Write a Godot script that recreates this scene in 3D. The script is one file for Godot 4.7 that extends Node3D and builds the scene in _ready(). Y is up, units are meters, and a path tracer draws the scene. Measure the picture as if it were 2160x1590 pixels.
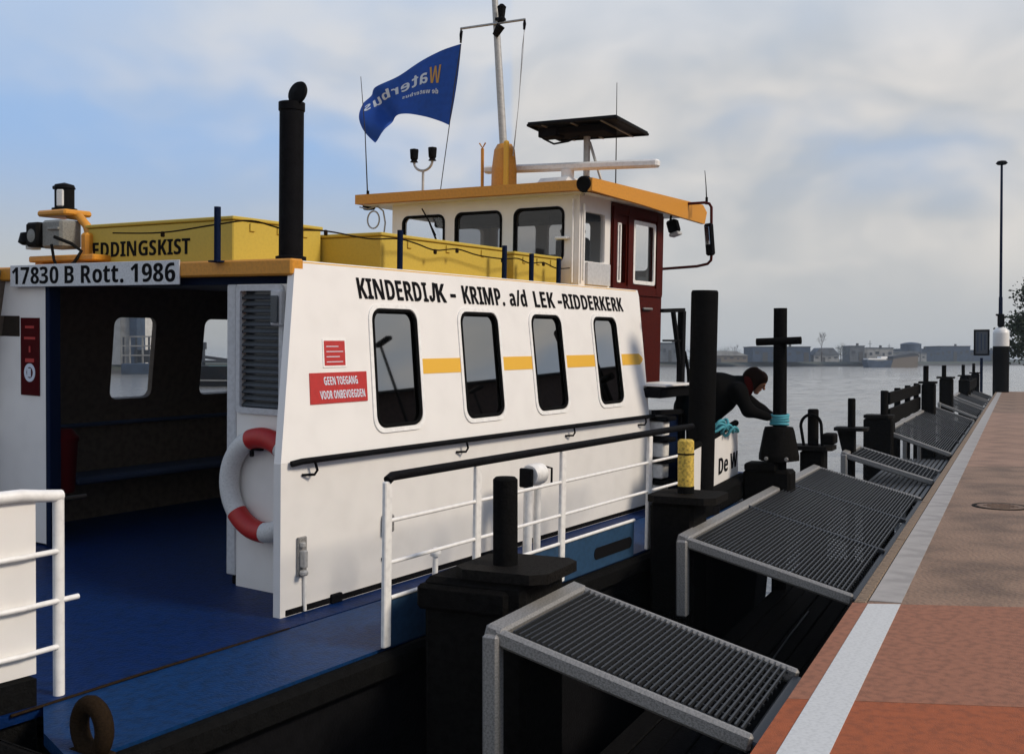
extends Node3D
# Small car and passenger ferry moored at a quay under a broken grey sky.
# Boat coordinates: l metres aft from the foot of the starboard side wall, t metres to starboard, u metres above the deck.
# Quay coordinates: s metres along the quay, r metres to the right of the camera, y metres above the paving.

var BX: Transform3D
var QX: Transform3D
var M := {}
var used := {}
var sys_font: SystemFont
const WATER := -1.9

func _ready() -> void:
	# ---------------------------------------------------------------- camera
	var cam := Camera3D.new()
	cam.name = "camera"
	cam.fov = 38.92
	cam.near = 0.05
	cam.far = 6000.0
	cam.position = Vector3(0, 1.65, 0)
	cam.rotation = Vector3(-0.016888, 0, 0)
	add_child(cam)
	cam.current = true
	# ---------------------------------------------------------------- sky, sun, exposure
	var env := Environment.new()
	env.background_mode = Environment.BG_SKY
	var sky := Sky.new()
	var pano := PanoramaSkyMaterial.new()
	pano.panorama = sky_picture()
	sky.sky_material = pano
	env.sky = sky
	env.background_energy_multiplier = 1.0
	env.tonemap_mode = Environment.TONE_MAPPER_LINEAR
	env.tonemap_exposure = 1.12
	env.fog_enabled = true
	env.fog_density = 0.0003
	env.fog_light_color = Color(0.62, 0.66, 0.7)
	env.sdfgi_enabled = true
	env.ssao_enabled = true
	env.ssil_enabled = true
	var we := WorldEnvironment.new()
	we.name = "world_environment"
	we.environment = env
	add_child(we)
	var sun := DirectionalLight3D.new()
	sun.name = "sun"
	sun.light_color = Color(1.0, 0.94, 0.86)
	sun.light_energy = 0.82
	sun.light_angular_distance = 14.0
	sun.shadow_enabled = true
	var to_sun := Vector3(0.9, 0.72, 0.36).normalized()
	sun.transform = Transform3D(Basis.looking_at(-to_sun, Vector3.UP), Vector3(0, 30, 0))
	add_child(sun)
	# ---------------------------------------------------------------- frames and materials
	BX = Transform3D(Basis(Vector3(0.83853184, -0.02786562, 0.54413956), Vector3(0.01546226, 0.99950612, 0.02735743), Vector3(-0.54463315, -0.01452645, 0.83854858)), Vector3(-1.43733, 0.04276, -6.5738))
	QX = Transform3D(Basis(Vector3(0.90341786, 0, 0.4287612), Vector3.UP, Vector3(-0.4287612, 0, 0.90341786)), Vector3.ZERO)
	sys_font = SystemFont.new()
	sys_font.font_names = PackedStringArray(["Droid Sans"])
	sys_font.font_weight = 700
	materials()
	# ---------------------------------------------------------------- large structure
	build_water()
	build_quay()
	build_far_bank()
	build_landward_side()
	build_ferry()
	# ---------------------------------------------------------------- things
	build_on_ferry()
	build_signs()
	build_wheelhouse_gear()
	build_moorings()
	build_lower_platform()
	build_grates()
	build_quay_end()
	build_far_things()
	build_person()

# ==================================================================== helpers: coordinates, nodes
func vb(l: float, t: float, u: float) -> Vector3:
	return Vector3(t, u, -l)

func vq(s: float, r: float, y: float) -> Vector3:
	return Vector3(r, y, -s)

func numbered(called: String, parent: Node) -> String:
	var key := str(parent.get_instance_id()) + called
	var n: int = used.get(key, 0)
	used[key] = n + 1
	return called if n == 0 else "%s_%03d" % [called, n]

func thing(called: String, label: String, category: String, xf: Transform3D, group := "") -> Node3D:
	var o := Node3D.new()
	o.name = numbered(called, self)
	add_child(o, true)
	o.transform = xf
	o.set_meta("label", label)
	o.set_meta("category", category)
	if group != "":
		o.set_meta("group", group)
	return o

func on_boat(p: Vector3) -> Transform3D:
	return BX * Transform3D(Basis(), p)

func on_quay(p: Vector3) -> Transform3D:
	return QX * Transform3D(Basis(), p)

func S() -> SurfaceTool:
	var st := SurfaceTool.new()
	st.begin(Mesh.PRIMITIVE_TRIANGLES)
	return st

func part(called: String, st: SurfaceTool, m: Material, parent: Node, label := "") -> MeshInstance3D:
	return hang(called, st.commit(), m, parent, label)

func hang(called: String, mesh: Mesh, m: Material, parent: Node, label := "") -> MeshInstance3D:
	var o := MeshInstance3D.new()
	o.name = numbered(called, parent)
	o.mesh = mesh
	o.material_override = m
	parent.add_child(o, true)
	if label != "":
		o.set_meta("label", label)
	return o

func structure(called: String, st: SurfaceTool, m: Material, xf := Transform3D()) -> MeshInstance3D:
	var o := part(called, st, m, self)
	o.transform = xf
	o.set_meta("kind", "structure")
	return o

# ==================================================================== helpers: shapes
func tri(st: SurfaceTool, a: Vector3, b: Vector3, c: Vector3, out: Vector3) -> void:
	var n := (a - c).cross(a - b)
	if n.length_squared() < 1e-16:
		return
	n = n.normalized()
	if n.dot(out) < 0.0:
		n = -n
		var k := b
		b = c
		c = k
	for p: Vector3 in [a, b, c]:
		st.set_normal(n)
		st.add_vertex(p)

func quad(st: SurfaceTool, a: Vector3, b: Vector3, c: Vector3, d: Vector3, out: Vector3) -> void:
	tri(st, a, b, c, out)
	tri(st, a, c, d, out)

func box(st: SurfaceTool, c: Vector3, size: Vector3, bev := 0.0, bs := Basis.IDENTITY) -> void:
	var h := size * 0.5
	bev = minf(bev, minf(h.x, minf(h.y, h.z)) * 0.6)
	var p := {}
	for sx in [-1, 1]:
		for sy in [-1, 1]:
			for sz in [-1, 1]:
				p[[sx, sy, sz, 0]] = c + bs * Vector3(sx * h.x, sy * (h.y - bev), sz * (h.z - bev))
				p[[sx, sy, sz, 1]] = c + bs * Vector3(sx * (h.x - bev), sy * h.y, sz * (h.z - bev))
				p[[sx, sy, sz, 2]] = c + bs * Vector3(sx * (h.x - bev), sy * (h.y - bev), sz * h.z)
	for s in [-1, 1]:
		quad(st, p[[s, -1, -1, 0]], p[[s, 1, -1, 0]], p[[s, 1, 1, 0]], p[[s, -1, 1, 0]], bs * Vector3(s, 0, 0))
		quad(st, p[[-1, s, -1, 1]], p[[1, s, -1, 1]], p[[1, s, 1, 1]], p[[-1, s, 1, 1]], bs * Vector3(0, s, 0))
		quad(st, p[[-1, -1, s, 2]], p[[1, -1, s, 2]], p[[1, 1, s, 2]], p[[-1, 1, s, 2]], bs * Vector3(0, 0, s))
	if bev <= 0.0:
		return
	for s in [-1, 1]:
		for r in [-1, 1]:
			quad(st, p[[s, r, -1, 0]], p[[s, r, 1, 0]], p[[s, r, 1, 1]], p[[s, r, -1, 1]], bs * Vector3(s, r, 0))
			quad(st, p[[s, -1, r, 0]], p[[s, 1, r, 0]], p[[s, 1, r, 2]], p[[s, -1, r, 2]], bs * Vector3(s, 0, r))
			quad(st, p[[-1, s, r, 1]], p[[1, s, r, 1]], p[[1, s, r, 2]], p[[-1, s, r, 2]], bs * Vector3(0, s, r))
			for q in [-1, 1]:
				tri(st, p[[s, r, q, 0]], p[[s, r, q, 1]], p[[s, r, q, 2]], bs * Vector3(s, r, q))

func beam(st: SurfaceTool, a: Vector3, b: Vector3, w: float, h: float, up := Vector3.UP, bev := 0.0) -> void:
	var z := (b - a)
	var n := z.length()
	z /= n
	var x := up.cross(z).normalized()
	var y := z.cross(x)
	box(st, (a + b) * 0.5, Vector3(w, h, n), bev, Basis(x, y, z))

func ring_frame(d: Vector3) -> Array:
	var x := d.cross(Vector3.UP)
	if x.length() < 0.1:
		x = d.cross(Vector3.RIGHT)
	x = x.normalized()
	return [x, x.cross(d).normalized()]

func tube(st: SurfaceTool, pts: Array, r: Variant, sides := 10, closed := false) -> void:
	var n := pts.size()
	var rings := []
	var x := Vector3.ZERO
	for i in n:
		var p: Vector3 = pts[i]
		var a: Vector3 = pts[(i - 1 + n) % n] if closed or i > 0 else p
		var b: Vector3 = pts[(i + 1) % n] if closed or i < n - 1 else p
		var d := (b - a).normalized()
		if i == 0:
			x = ring_frame(d)[0]
		else:
			x = (x - d * x.dot(d)).normalized()
		var y := x.cross(d).normalized()
		var rad: float = r[i] if r is Array else r
		var ring := []
		for k in sides:
			var f := TAU * k / sides
			var nn := x * cos(f) + y * sin(f)
			ring.append([p + nn * rad, nn])
		rings.append(ring)
	for i in (n if closed else n - 1):
		var r0: Array = rings[i]
		var r1: Array = rings[(i + 1) % n]
		for k in sides:
			smooth_quad(st, r0[k], r0[(k + 1) % sides], r1[(k + 1) % sides], r1[k])
	if not closed:
		for e in [0, n - 1]:
			var p: Vector3 = pts[e]
			var q: Vector3 = pts[1] if e == 0 else pts[n - 2]
			for k in sides:
				tri(st, p, rings[e][k][0], rings[e][(k + 1) % sides][0], p - q)

func smooth_quad(st: SurfaceTool, a: Array, b: Array, c: Array, d: Array) -> void:
	smooth_tri(st, a, b, c)
	smooth_tri(st, a, c, d)

func smooth_tri(st: SurfaceTool, a: Array, b: Array, c: Array) -> void:
	var n: Vector3 = ((a[0] as Vector3) - (c[0] as Vector3)).cross((a[0] as Vector3) - (b[0] as Vector3))
	var o := [a, b, c]
	if n.dot(a[1] + b[1] + c[1]) < 0.0:
		o = [a, c, b]
	for v: Array in o:
		st.set_normal(v[1])
		st.add_vertex(v[0])

func lathe(st: SurfaceTool, profile: Array, at := Transform3D(), sides := 20) -> void:
	# profile: Vector2(radius, height); each segment keeps its own slope, smooth around
	for i in profile.size() - 1:
		var a: Vector2 = profile[i]
		var b: Vector2 = profile[i + 1]
		var d := b - a
		if d.length() < 1e-6:
			continue
		var n2 := Vector2(d.y, -d.x).normalized()
		for k in sides:
			var v := []
			for kk in [k, k + 1]:
				var f: float = TAU * kk / sides
				var e := Vector3(cos(f), 0, sin(f))
				var nn := at.basis * (e * n2.x + Vector3.UP * n2.y)
				v.append([at * (e * a.x + Vector3.UP * a.y), nn])
				v.append([at * (e * b.x + Vector3.UP * b.y), nn])
			if a.x > 1e-5:
				smooth_tri(st, v[0], v[2], v[3] if b.x > 1e-5 else v[1])
			if b.x > 1e-5:
				smooth_tri(st, v[0], v[3], v[1])

func cyl(st: SurfaceTool, base: Vector3, r: float, h: float, sides := 20, bev := 0.0) -> void:
	lathe(st, [Vector2(0, 0), Vector2(r, 0), Vector2(r, h - bev), Vector2(r - bev, h), Vector2(0, h)], Transform3D(Basis(), base), sides)

func extrude(st: SurfaceTool, pts: PackedVector2Array, f: Callable, d0: float, d1: float) -> void:
	# a flat outline drawn through f(x, y, depth) and given thickness
	var idx := Geometry2D.triangulate_polygon(pts)
	var mid := Vector2.ZERO
	for p in pts:
		mid += p
	mid /= pts.size()
	var out: Vector3 = f.call(mid.x, mid.y, d0) - f.call(mid.x, mid.y, d1)
	for i in range(0, idx.size(), 3):
		var a := pts[idx[i]]
		var b := pts[idx[i + 1]]
		var c := pts[idx[i + 2]]
		tri(st, f.call(a.x, a.y, d0), f.call(b.x, b.y, d0), f.call(c.x, c.y, d0), out)
		tri(st, f.call(a.x, a.y, d1), f.call(b.x, b.y, d1), f.call(c.x, c.y, d1), -out)
	var cw := Geometry2D.is_polygon_clockwise(pts)
	for i in pts.size():
		var a := pts[i]
		var b := pts[(i + 1) % pts.size()]
		var e := b - a
		var n2 := Vector2(e.y, -e.x) if not cw else Vector2(-e.y, e.x)
		var m := (a + b) * 0.5
		var nn: Vector3 = f.call(m.x + n2.x * 0.01, m.y + n2.y * 0.01, d0) - f.call(m.x, m.y, d0)
		quad(st, f.call(a.x, a.y, d0), f.call(b.x, b.y, d0), f.call(b.x, b.y, d1), f.call(a.x, a.y, d1), nn)

func rrect(x0: float, x1: float, y0: float, y1: float, r: float, n := 6) -> PackedVector2Array:
	var o := PackedVector2Array()
	for c: Array in [[x1 - r, y0 + r, -PI / 2], [x1 - r, y1 - r, 0.0], [x0 + r, y1 - r, PI / 2], [x0 + r, y0 + r, PI]]:
		for k in n + 1:
			var a: float = c[2] + PI / 2 * k / n
			o.append(Vector2(c[0] + cos(a) * r, c[1] + sin(a) * r))
	return o

func rect(x0: float, x1: float, y0: float, y1: float) -> PackedVector2Array:
	return PackedVector2Array([Vector2(x0, y0), Vector2(x1, y0), Vector2(x1, y1), Vector2(x0, y1)])

func holed(st: SurfaceTool, f: Callable, x0: float, x1: float, y0: float, y1: float, h: PackedVector2Array, d0: float, d1: float) -> void:
	# a rectangle with one rounded opening; h comes from rrect(), corners in the same order
	var n := h.size() / 4
	var cor := [Vector2(x1, y0), Vector2(x1, y1), Vector2(x0, y1), Vector2(x0, y0)]
	var mx := (x0 + x1) * 0.5
	var my := (y0 + y1) * 0.5
	var out: Vector3 = f.call(mx, my, d0) - f.call(mx, my, d1)
	for side in 2:
		var d := d0 if side == 0 else d1
		var o := out if side == 0 else -out
		for k in 4:
			var c: Vector2 = cor[k]
			var cc: Vector3 = f.call(c.x, c.y, d)
			for j in n - 1:
				var a := h[k * n + j]
				var b := h[k * n + j + 1]
				tri(st, cc, f.call(a.x, a.y, d), f.call(b.x, b.y, d), o)
			var c2: Vector2 = cor[(k + 1) % 4]
			var e := h[k * n + n - 1]
			var g := h[((k + 1) % 4) * n]
			quad(st, cc, f.call(e.x, e.y, d), f.call(g.x, g.y, d), f.call(c2.x, c2.y, d), o)
	var hm: Vector3 = f.call((h[0].x + h[2 * n].x) * 0.5, (h[0].y + h[2 * n].y) * 0.5, d0)
	for k in h.size():
		var a := h[k]
		var b := h[(k + 1) % h.size()]
		quad(st, f.call(a.x, a.y, d0), f.call(b.x, b.y, d0), f.call(b.x, b.y, d1), f.call(a.x, a.y, d1), hm - f.call(a.x, a.y, d0))

func rim(st: SurfaceTool, f: Callable, inner: PackedVector2Array, outer: PackedVector2Array, d0: float, d1: float) -> void:
	# a flat ring between two outlines of equal length
	var n := inner.size()
	var c := Vector2.ZERO
	for p in inner:
		c += p / n
	var out: Vector3 = f.call(c.x, c.y, d0) - f.call(c.x, c.y, d1)
	for k in n:
		var a := inner[k]
		var b := inner[(k + 1) % n]
		var e := outer[(k + 1) % n]
		var g := outer[k]
		quad(st, f.call(a.x, a.y, d0), f.call(b.x, b.y, d0), f.call(e.x, e.y, d0), f.call(g.x, g.y, d0), out)
		var mid: Vector3 = f.call(c.x, c.y, d0)
		quad(st, f.call(a.x, a.y, d0), f.call(b.x, b.y, d0), f.call(b.x, b.y, d1), f.call(a.x, a.y, d1), mid - f.call(a.x, a.y, d0))
		quad(st, f.call(g.x, g.y, d0), f.call(e.x, e.y, d0), f.call(e.x, e.y, d1), f.call(g.x, g.y, d1), f.call(g.x, g.y, d0) - mid)

func outline(pts: PackedVector2Array, f: Callable, d: float) -> Array:
	var o := []
	for p in pts:
		o.append(f.call(p.x, p.y, d))
	return o

func letters(words: String, w: float, h: float, m: Material, parent: Node, origin: Vector3, right: Vector3, up: Vector3, called := "lettering") -> void:
	# raised lettering whose capitals fill w x h from the lower left corner at origin
	var tm := TextMesh.new()
	tm.text = words
	tm.font = sys_font
	tm.font_size = 48
	tm.pixel_size = 0.01
	tm.depth = 0.01
	tm.curve_step = 2.0
	var bb := tm.get_aabb()
	var ruler := TextMesh.new()
	ruler.text = "H"
	ruler.font = sys_font
	ruler.font_size = 48
	ruler.pixel_size = 0.01
	var cap := ruler.get_aabb()
	var sx := w / bb.size.x
	var sy := h / cap.size.y
	var out := right.cross(up).normalized()
	var o := hang(called, tm, m, parent)
	var bs := Basis(right.normalized() * sx, up.normalized() * sy, out * 0.4)
	o.transform = Transform3D(bs, origin - bs * Vector3(bb.position.x, cap.position.y, 0.0))

func spline(p: Array, a: float) -> Vector2:
	var n := p.size() - 1
	var x := clampf(a, 0.0, 1.0) * n
	var i := mini(int(x), n - 1)
	var f := x - i
	var p0: Vector2 = p[maxi(i - 1, 0)]
	var p3: Vector2 = p[mini(i + 2, n)]
	return (p[i] as Vector2).cubic_interpolate(p[i + 1], p0, p3, f)

# ==================================================================== materials
func lin(r: float, g: float, b: float) -> Color:
	return Color(r, g, b).linear_to_srgb()

func noise_tex(freq: float, offs: Array, cols: Array, seed_: int, octaves := 4, size := 512) -> NoiseTexture2D:
	var n := FastNoiseLite.new()
	n.noise_type = FastNoiseLite.TYPE_SIMPLEX_SMOOTH
	n.frequency = freq
	n.seed = seed_
	n.fractal_octaves = octaves
	var t := NoiseTexture2D.new()
	t.width = size
	t.height = size
	t.seamless = true
	t.noise = n
	var g := Gradient.new()
	g.offsets = PackedFloat32Array(offs)
	g.colors = PackedColorArray(cols)
	t.color_ramp = g
	return t

func bump_tex(freq: float, seed_: int, strength := 4.0, octaves := 4) -> NoiseTexture2D:
	var n := FastNoiseLite.new()
	n.frequency = freq
	n.seed = seed_
	n.fractal_octaves = octaves
	var t := NoiseTexture2D.new()
	t.width = 512
	t.height = 512
	t.seamless = true
	t.as_normal_map = true
	t.bump_strength = strength
	t.noise = n
	return t

func mat(key: String, c: Color, rough := 0.6, metal := 0.0, vary := 0.0, tile := 1.0, freq := 0.02, seed_ := 1) -> StandardMaterial3D:
	var m := StandardMaterial3D.new()
	m.resource_name = key
	m.roughness = rough
	m.metallic = metal
	if vary > 0.0:
		var d := c.darkened(vary * 0.6)
		var l := Color(minf(c.r * (1.0 + vary * 0.3), 1.0), minf(c.g * (1.0 + vary * 0.3), 1.0), minf(c.b * (1.0 + vary * 0.3), 1.0))
		m.albedo_texture = noise_tex(freq, [0.2, 0.5, 0.85], [d, c, l], seed_, 6, 256)
		m.uv1_triplanar = true
		m.uv1_scale = Vector3.ONE * tile
	else:
		m.albedo_color = c
	if c.srgb_to_linear().get_luminance() < 0.02 and rough > 0.4:
		m.metallic_specular = 0.1   # soot, tar and rubber hardly shine
	M[key] = m
	return m

func glass(key: String, c: Color, alpha: float) -> void:
	var m := StandardMaterial3D.new()
	m.resource_name = key
	m.albedo_color = Color(c.r, c.g, c.b, alpha)
	m.transparency = BaseMaterial3D.TRANSPARENCY_ALPHA
	m.roughness = 0.02
	M[key] = m

func materials() -> void:
	mat("white", lin(0.77, 0.75, 0.715), 0.4, 0.0, 0.03, 0.6, 0.02, 3)
	mat("white_trim", lin(0.8, 0.79, 0.76), 0.4, 0.0, 0.08, 2.0, 0.03, 4)
	mat("grey_trim", lin(0.5, 0.51, 0.52), 0.45, 0.0, 0.08, 2.5, 0.03, 5)
	mat("deck_blue", lin(0.001, 0.015, 0.075), 0.5, 0.0, 0.25, 1.3, 0.03, 6).metallic_specular = 0.25
	mat("side_blue", lin(0.002, 0.028, 0.1), 0.5, 0.0, 0.25, 1.6, 0.03, 7).metallic_specular = 0.3
	mat("toe_blue", lin(0.022, 0.06, 0.12), 0.45, 0.0, 0.15, 2.2, 0.03, 8)
	mat("black_paint", lin(0.008, 0.008, 0.009), 0.5, 0.0, 0.25, 1.5, 0.03, 9)
	mat("black_rubber", lin(0.007, 0.007, 0.007), 0.85, 0.0, 0.3, 2.0, 0.03, 10)
	mat("interior", lin(0.12, 0.09, 0.065), 0.6, 0.0, 0.2, 1.5, 0.03, 41)
	mat("bench_blue", lin(0.04, 0.06, 0.11), 0.6)
	mat("ceiling_grey", lin(0.3, 0.3, 0.29), 0.7)
	mat("harbour_pale", lin(0.6, 0.59, 0.56), 0.8, 0.0, 0.1, 0.06, 0.02, 42)
	mat("orange", lin(0.6, 0.255, 0.02), 0.5, 0.0, 0.08, 3.0, 0.04, 11)
	mat("ochre", lin(0.72, 0.4, 0.03), 0.5)
	mat("chest_yellow", lin(0.5, 0.37, 0.05), 0.6, 0.0, 0.04, 3.0, 0.04, 13)
	mat("bollard_yellow", lin(0.55, 0.38, 0.06), 0.7, 0.0, 0.5, 4.0, 0.03, 14)
	mat("red", lin(0.42, 0.014, 0.01), 0.5, 0.0, 0.08, 3.0, 0.03, 15)
	mat("lamp_grey", lin(0.2, 0.2, 0.18), 0.5, 0.0, 0.2, 5.0, 0.04, 43)
	mat("dark_red", lin(0.06, 0.004, 0.005), 0.5)
	mat("wood_red", lin(0.06, 0.005, 0.002), 0.45, 0.0, 0.2, 2.0, 0.04, 16).metallic_specular = 0.25
	mat("ink", lin(0.008, 0.008, 0.009), 0.6)
	mat("sign_white", lin(0.6, 0.62, 0.63), 0.5, 0.0, 0.1, 4.0, 0.04, 17)
	mat("navy_tube", lin(0.006, 0.012, 0.035), 0.45)
	mat("galvanised", lin(0.26, 0.255, 0.245), 0.55, 0.3, 0.3, 5.0, 0.05, 18)
	mat("steel_bar", lin(0.04, 0.044, 0.05), 0.5, 0.4, 0.25, 5.0, 0.04, 19)
	mat("tar_timber", lin(0.008, 0.0075, 0.007), 0.75, 0.0, 0.35, 2.0, 0.03, 20)
	mat("plate_dark", lin(0.013, 0.012, 0.011), 0.6, 0.0, 0.4, 3.0, 0.03, 21)
	mat("pipe_grey", lin(0.4, 0.4, 0.39), 0.5, 0.2, 0.15, 3.0, 0.03, 22)
	mat("rust", lin(0.022, 0.014, 0.008), 0.9, 0.0, 0.5, 6.0, 0.05, 23)
	mat("flag_blue", lin(0.006, 0.065, 0.34), 0.8, 0.0, 0.1, 2.0, 0.02, 24)
	mat("flag_white", lin(0.6, 0.65, 0.72), 0.8)
	mat("flag_gold", lin(0.5, 0.28, 0.07), 0.8)
	mat("rope_aqua", lin(0.06, 0.3, 0.36), 0.8, 0.0, 0.3, 12.0, 0.05, 25)
	mat("rope_dark", lin(0.03, 0.03, 0.028), 0.9)
	mat("quay_red", lin(0.31, 0.076, 0.021), 0.8, 0.0, 0.16, 1.6, 0.03, 26)
	mat("quay_pink", lin(0.28, 0.115, 0.064), 0.85, 0.0, 0.18, 1.6, 0.03, 27)
	mat("quay_brown", lin(0.22, 0.14, 0.092), 0.8, 0.0, 0.28, 0.33, 0.012, 28)
	mat("quay_tan", lin(0.29, 0.178, 0.122), 0.85, 0.0, 0.18, 0.4, 0.012, 29)
	mat("line_white", lin(0.56, 0.57, 0.56), 0.7, 0.0, 0.08, 4.0, 0.03, 30)
	mat("line_worn", lin(0.34, 0.32, 0.3), 0.8, 0.0, 0.14, 0.9, 0.012, 31)
	mat("coping", lin(0.2, 0.14, 0.09), 0.85, 0.0, 0.4, 3.0, 0.03, 32)
	mat("wall_dark", lin(0.012, 0.011, 0.01), 0.85, 0.0, 0.5, 0.8, 0.03, 33)
	mat("far_grass", lin(0.045, 0.055, 0.04), 0.9, 0.0, 0.3, 0.02, 0.02, 34)
	mat("far_stone", lin(0.05, 0.05, 0.05), 0.9)
	mat("far_blue", lin(0.028, 0.05, 0.09), 0.8, 0.0, 0.25, 0.06, 0.02, 35)
	mat("far_grey", lin(0.09, 0.1, 0.115), 0.8, 0.0, 0.2, 0.06, 0.02, 36)
	mat("far_light", lin(0.25, 0.25, 0.245), 0.8, 0.0, 0.2, 0.06, 0.02, 37)
	mat("far_tan", lin(0.14, 0.115, 0.09), 0.8)
	mat("far_dark", lin(0.03, 0.035, 0.045), 0.8)
	mat("far_teal", lin(0.09, 0.2, 0.22), 0.8)
	mat("leaf", lin(0.03, 0.042, 0.02), 0.9)
	mat("bark", lin(0.05, 0.04, 0.035), 0.9)
	mat("twig", lin(0.12, 0.105, 0.1), 0.9)
	mat("brick_dark", lin(0.05, 0.03, 0.024), 0.9, 0.0, 0.3, 0.5, 0.04, 38)
	mat("roof_dark", lin(0.02, 0.02, 0.022), 0.8)
	mat("skin", lin(0.2, 0.1, 0.07), 0.6)
	mat("hair", lin(0.014, 0.008, 0.006), 0.7, 0.0, 0.5, 14.0, 0.05, 40)
	mat("collar_red", lin(0.05, 0.006, 0.005), 0.9)
	mat("seat_black", lin(0.01, 0.01, 0.012), 0.8)
	mat("solar_back", lin(0.012, 0.014, 0.018), 0.5)
	mat("solar_front", lin(0.006, 0.008, 0.025), 0.12)
	mat("ring_white", lin(0.6, 0.6, 0.58), 0.6, 0.0, 0.12, 5.0, 0.04, 39)
	mat("louvre", lin(0.075, 0.085, 0.095), 0.5, 0.0, 0.15, 3.0, 0.04, 44)
	mat("cabinet_glass", lin(0.035, 0.045, 0.055), 0.12)
	mat("mirror_face", lin(0.6, 0.62, 0.64), 0.06, 1.0)
	var tint := mat("tinted_glass", lin(0.27, 0.26, 0.24), 0.02, 1.0)
	tint.clearcoat_enabled = true
	tint.clearcoat = 1.0
	tint.clearcoat_roughness = 0.02
	glass("clear_glass", Color(0.4, 0.45, 0.48), 0.08)
	glass("smoke_glass", Color(0.05, 0.06, 0.07), 0.45)
	var grain := bump_tex(0.05, 52, 5.0, 5)
	for k in ["tar_timber", "black_rubber", "black_paint", "deck_blue", "side_blue", "plate_dark", "rust", "galvanised"]:
		var g: StandardMaterial3D = M[k]
		g.normal_enabled = true
		g.normal_texture = grain
		g.normal_scale = 0.35 if k in ["deck_blue", "side_blue", "black_paint"] else 0.8
	for k in ["quay_red", "quay_pink", "quay_brown", "quay_tan"]:
		var m: StandardMaterial3D = M[k]
		m.normal_enabled = true
		m.normal_texture = bump_tex(0.12, 51, 3.0)
		m.normal_scale = 0.5
	var body := StandardMaterial3D.new()
	body.resource_name = "person"
	body.vertex_color_use_as_albedo = true
	body.roughness = 0.85
	body.metallic_specular = 0.15
	M["person"] = body
	var w := StandardMaterial3D.new()
	w.resource_name = "river"
	w.albedo_color = lin(0.22, 0.215, 0.2)
	w.roughness = 0.09
	w.uv1_triplanar = true
	w.uv1_world_triplanar = true
	w.uv1_scale = Vector3.ONE * 0.28
	w.normal_enabled = true
	w.normal_texture = bump_tex(0.025, 61, 6.0, 5)
	w.normal_scale = 0.9
	M["river"] = w

# ==================================================================== sky
func sky_picture() -> ImageTexture:
	var wd := 2048
	var ht := 1024
	var im := Image.create(wd, ht, false, Image.FORMAT_RGBF)
	var high := Color(0.765, 0.8, 0.85).srgb_to_linear()
	var big := FastNoiseLite.new()
	big.seed = 12
	big.frequency = 1.0
	big.fractal_octaves = 5
	big.fractal_gain = 0.5
	var fine := FastNoiseLite.new()
	fine.seed = 77
	fine.frequency = 2.6
	fine.fractal_octaves = 4
	var horizon := Color(0.715, 0.72, 0.712).srgb_to_linear()
	var low := Color(0.705, 0.718, 0.722).srgb_to_linear()
	var blue := Color(0.58, 0.7, 0.855).srgb_to_linear()
	var zen := Color(0.38, 0.49, 0.67).srgb_to_linear()
	var cl_hi := Color(0.85, 0.83, 0.805).srgb_to_linear()
	var cl_lo := Color(0.7, 0.712, 0.722).srgb_to_linear()
	for j in ht / 2 + 8:
		var el := PI / 2 - PI * (j + 0.5) / ht
		var sy := sin(el)
		var deg := rad_to_deg(el)
		var base := horizon.lerp(low, smoothstep(0.0, 4.0, deg)).lerp(blue, smoothstep(3.5, 12.0, deg)).lerp(high, 0.55 * smoothstep(11.0, 20.0, deg)).lerp(zen, smoothstep(22.0, 60.0, deg))
		for i in wd:
			var az := TAU * ((i + 0.5) / wd - 0.5)
			var d := Vector3(sin(az) * cos(el), sy, -cos(az) * cos(el))
			# cloud sheets seen from below: stretched towards the horizon
			var p := Vector3(d.x, sy * 1.9, d.z) * 2.3
			var n := big.get_noise_3dv(p * 0.8 + Vector3(3.1, 0.0, 1.7))
			var f := fine.get_noise_3dv(p * 1.1 + Vector3(0.0, n * 0.6, 0.0))
			var open := 0.44 * sin(az * 1.7 + 0.3) + 0.34 * (1.0 - smoothstep(1.0, 11.0, deg))
			var cover := smoothstep(-0.42, 0.42, n * 0.9 + f * 0.16 + open + 0.06)
			var lit := clampf(0.5 + n * 0.7 + f * 0.9, 0.0, 1.0)
			var cl := cl_lo.lerp(cl_hi, lit * smoothstep(1.5, 7.0, deg)).lerp(high, smoothstep(13.0, 19.0, deg) * 0.6)
			var c := base.lerp(cl, cover * 0.92 * (1.0 - 0.75 * smoothstep(24.0, 58.0, deg)))
			im.set_pixel(i, j, c)
	# below the horizon the ground hides the sky; it goes on as the horizon haze
	for j in range(ht / 2 + 8, ht):
		for i in wd:
			im.set_pixel(i, j, horizon)
	return ImageTexture.create_from_image(im)

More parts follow.
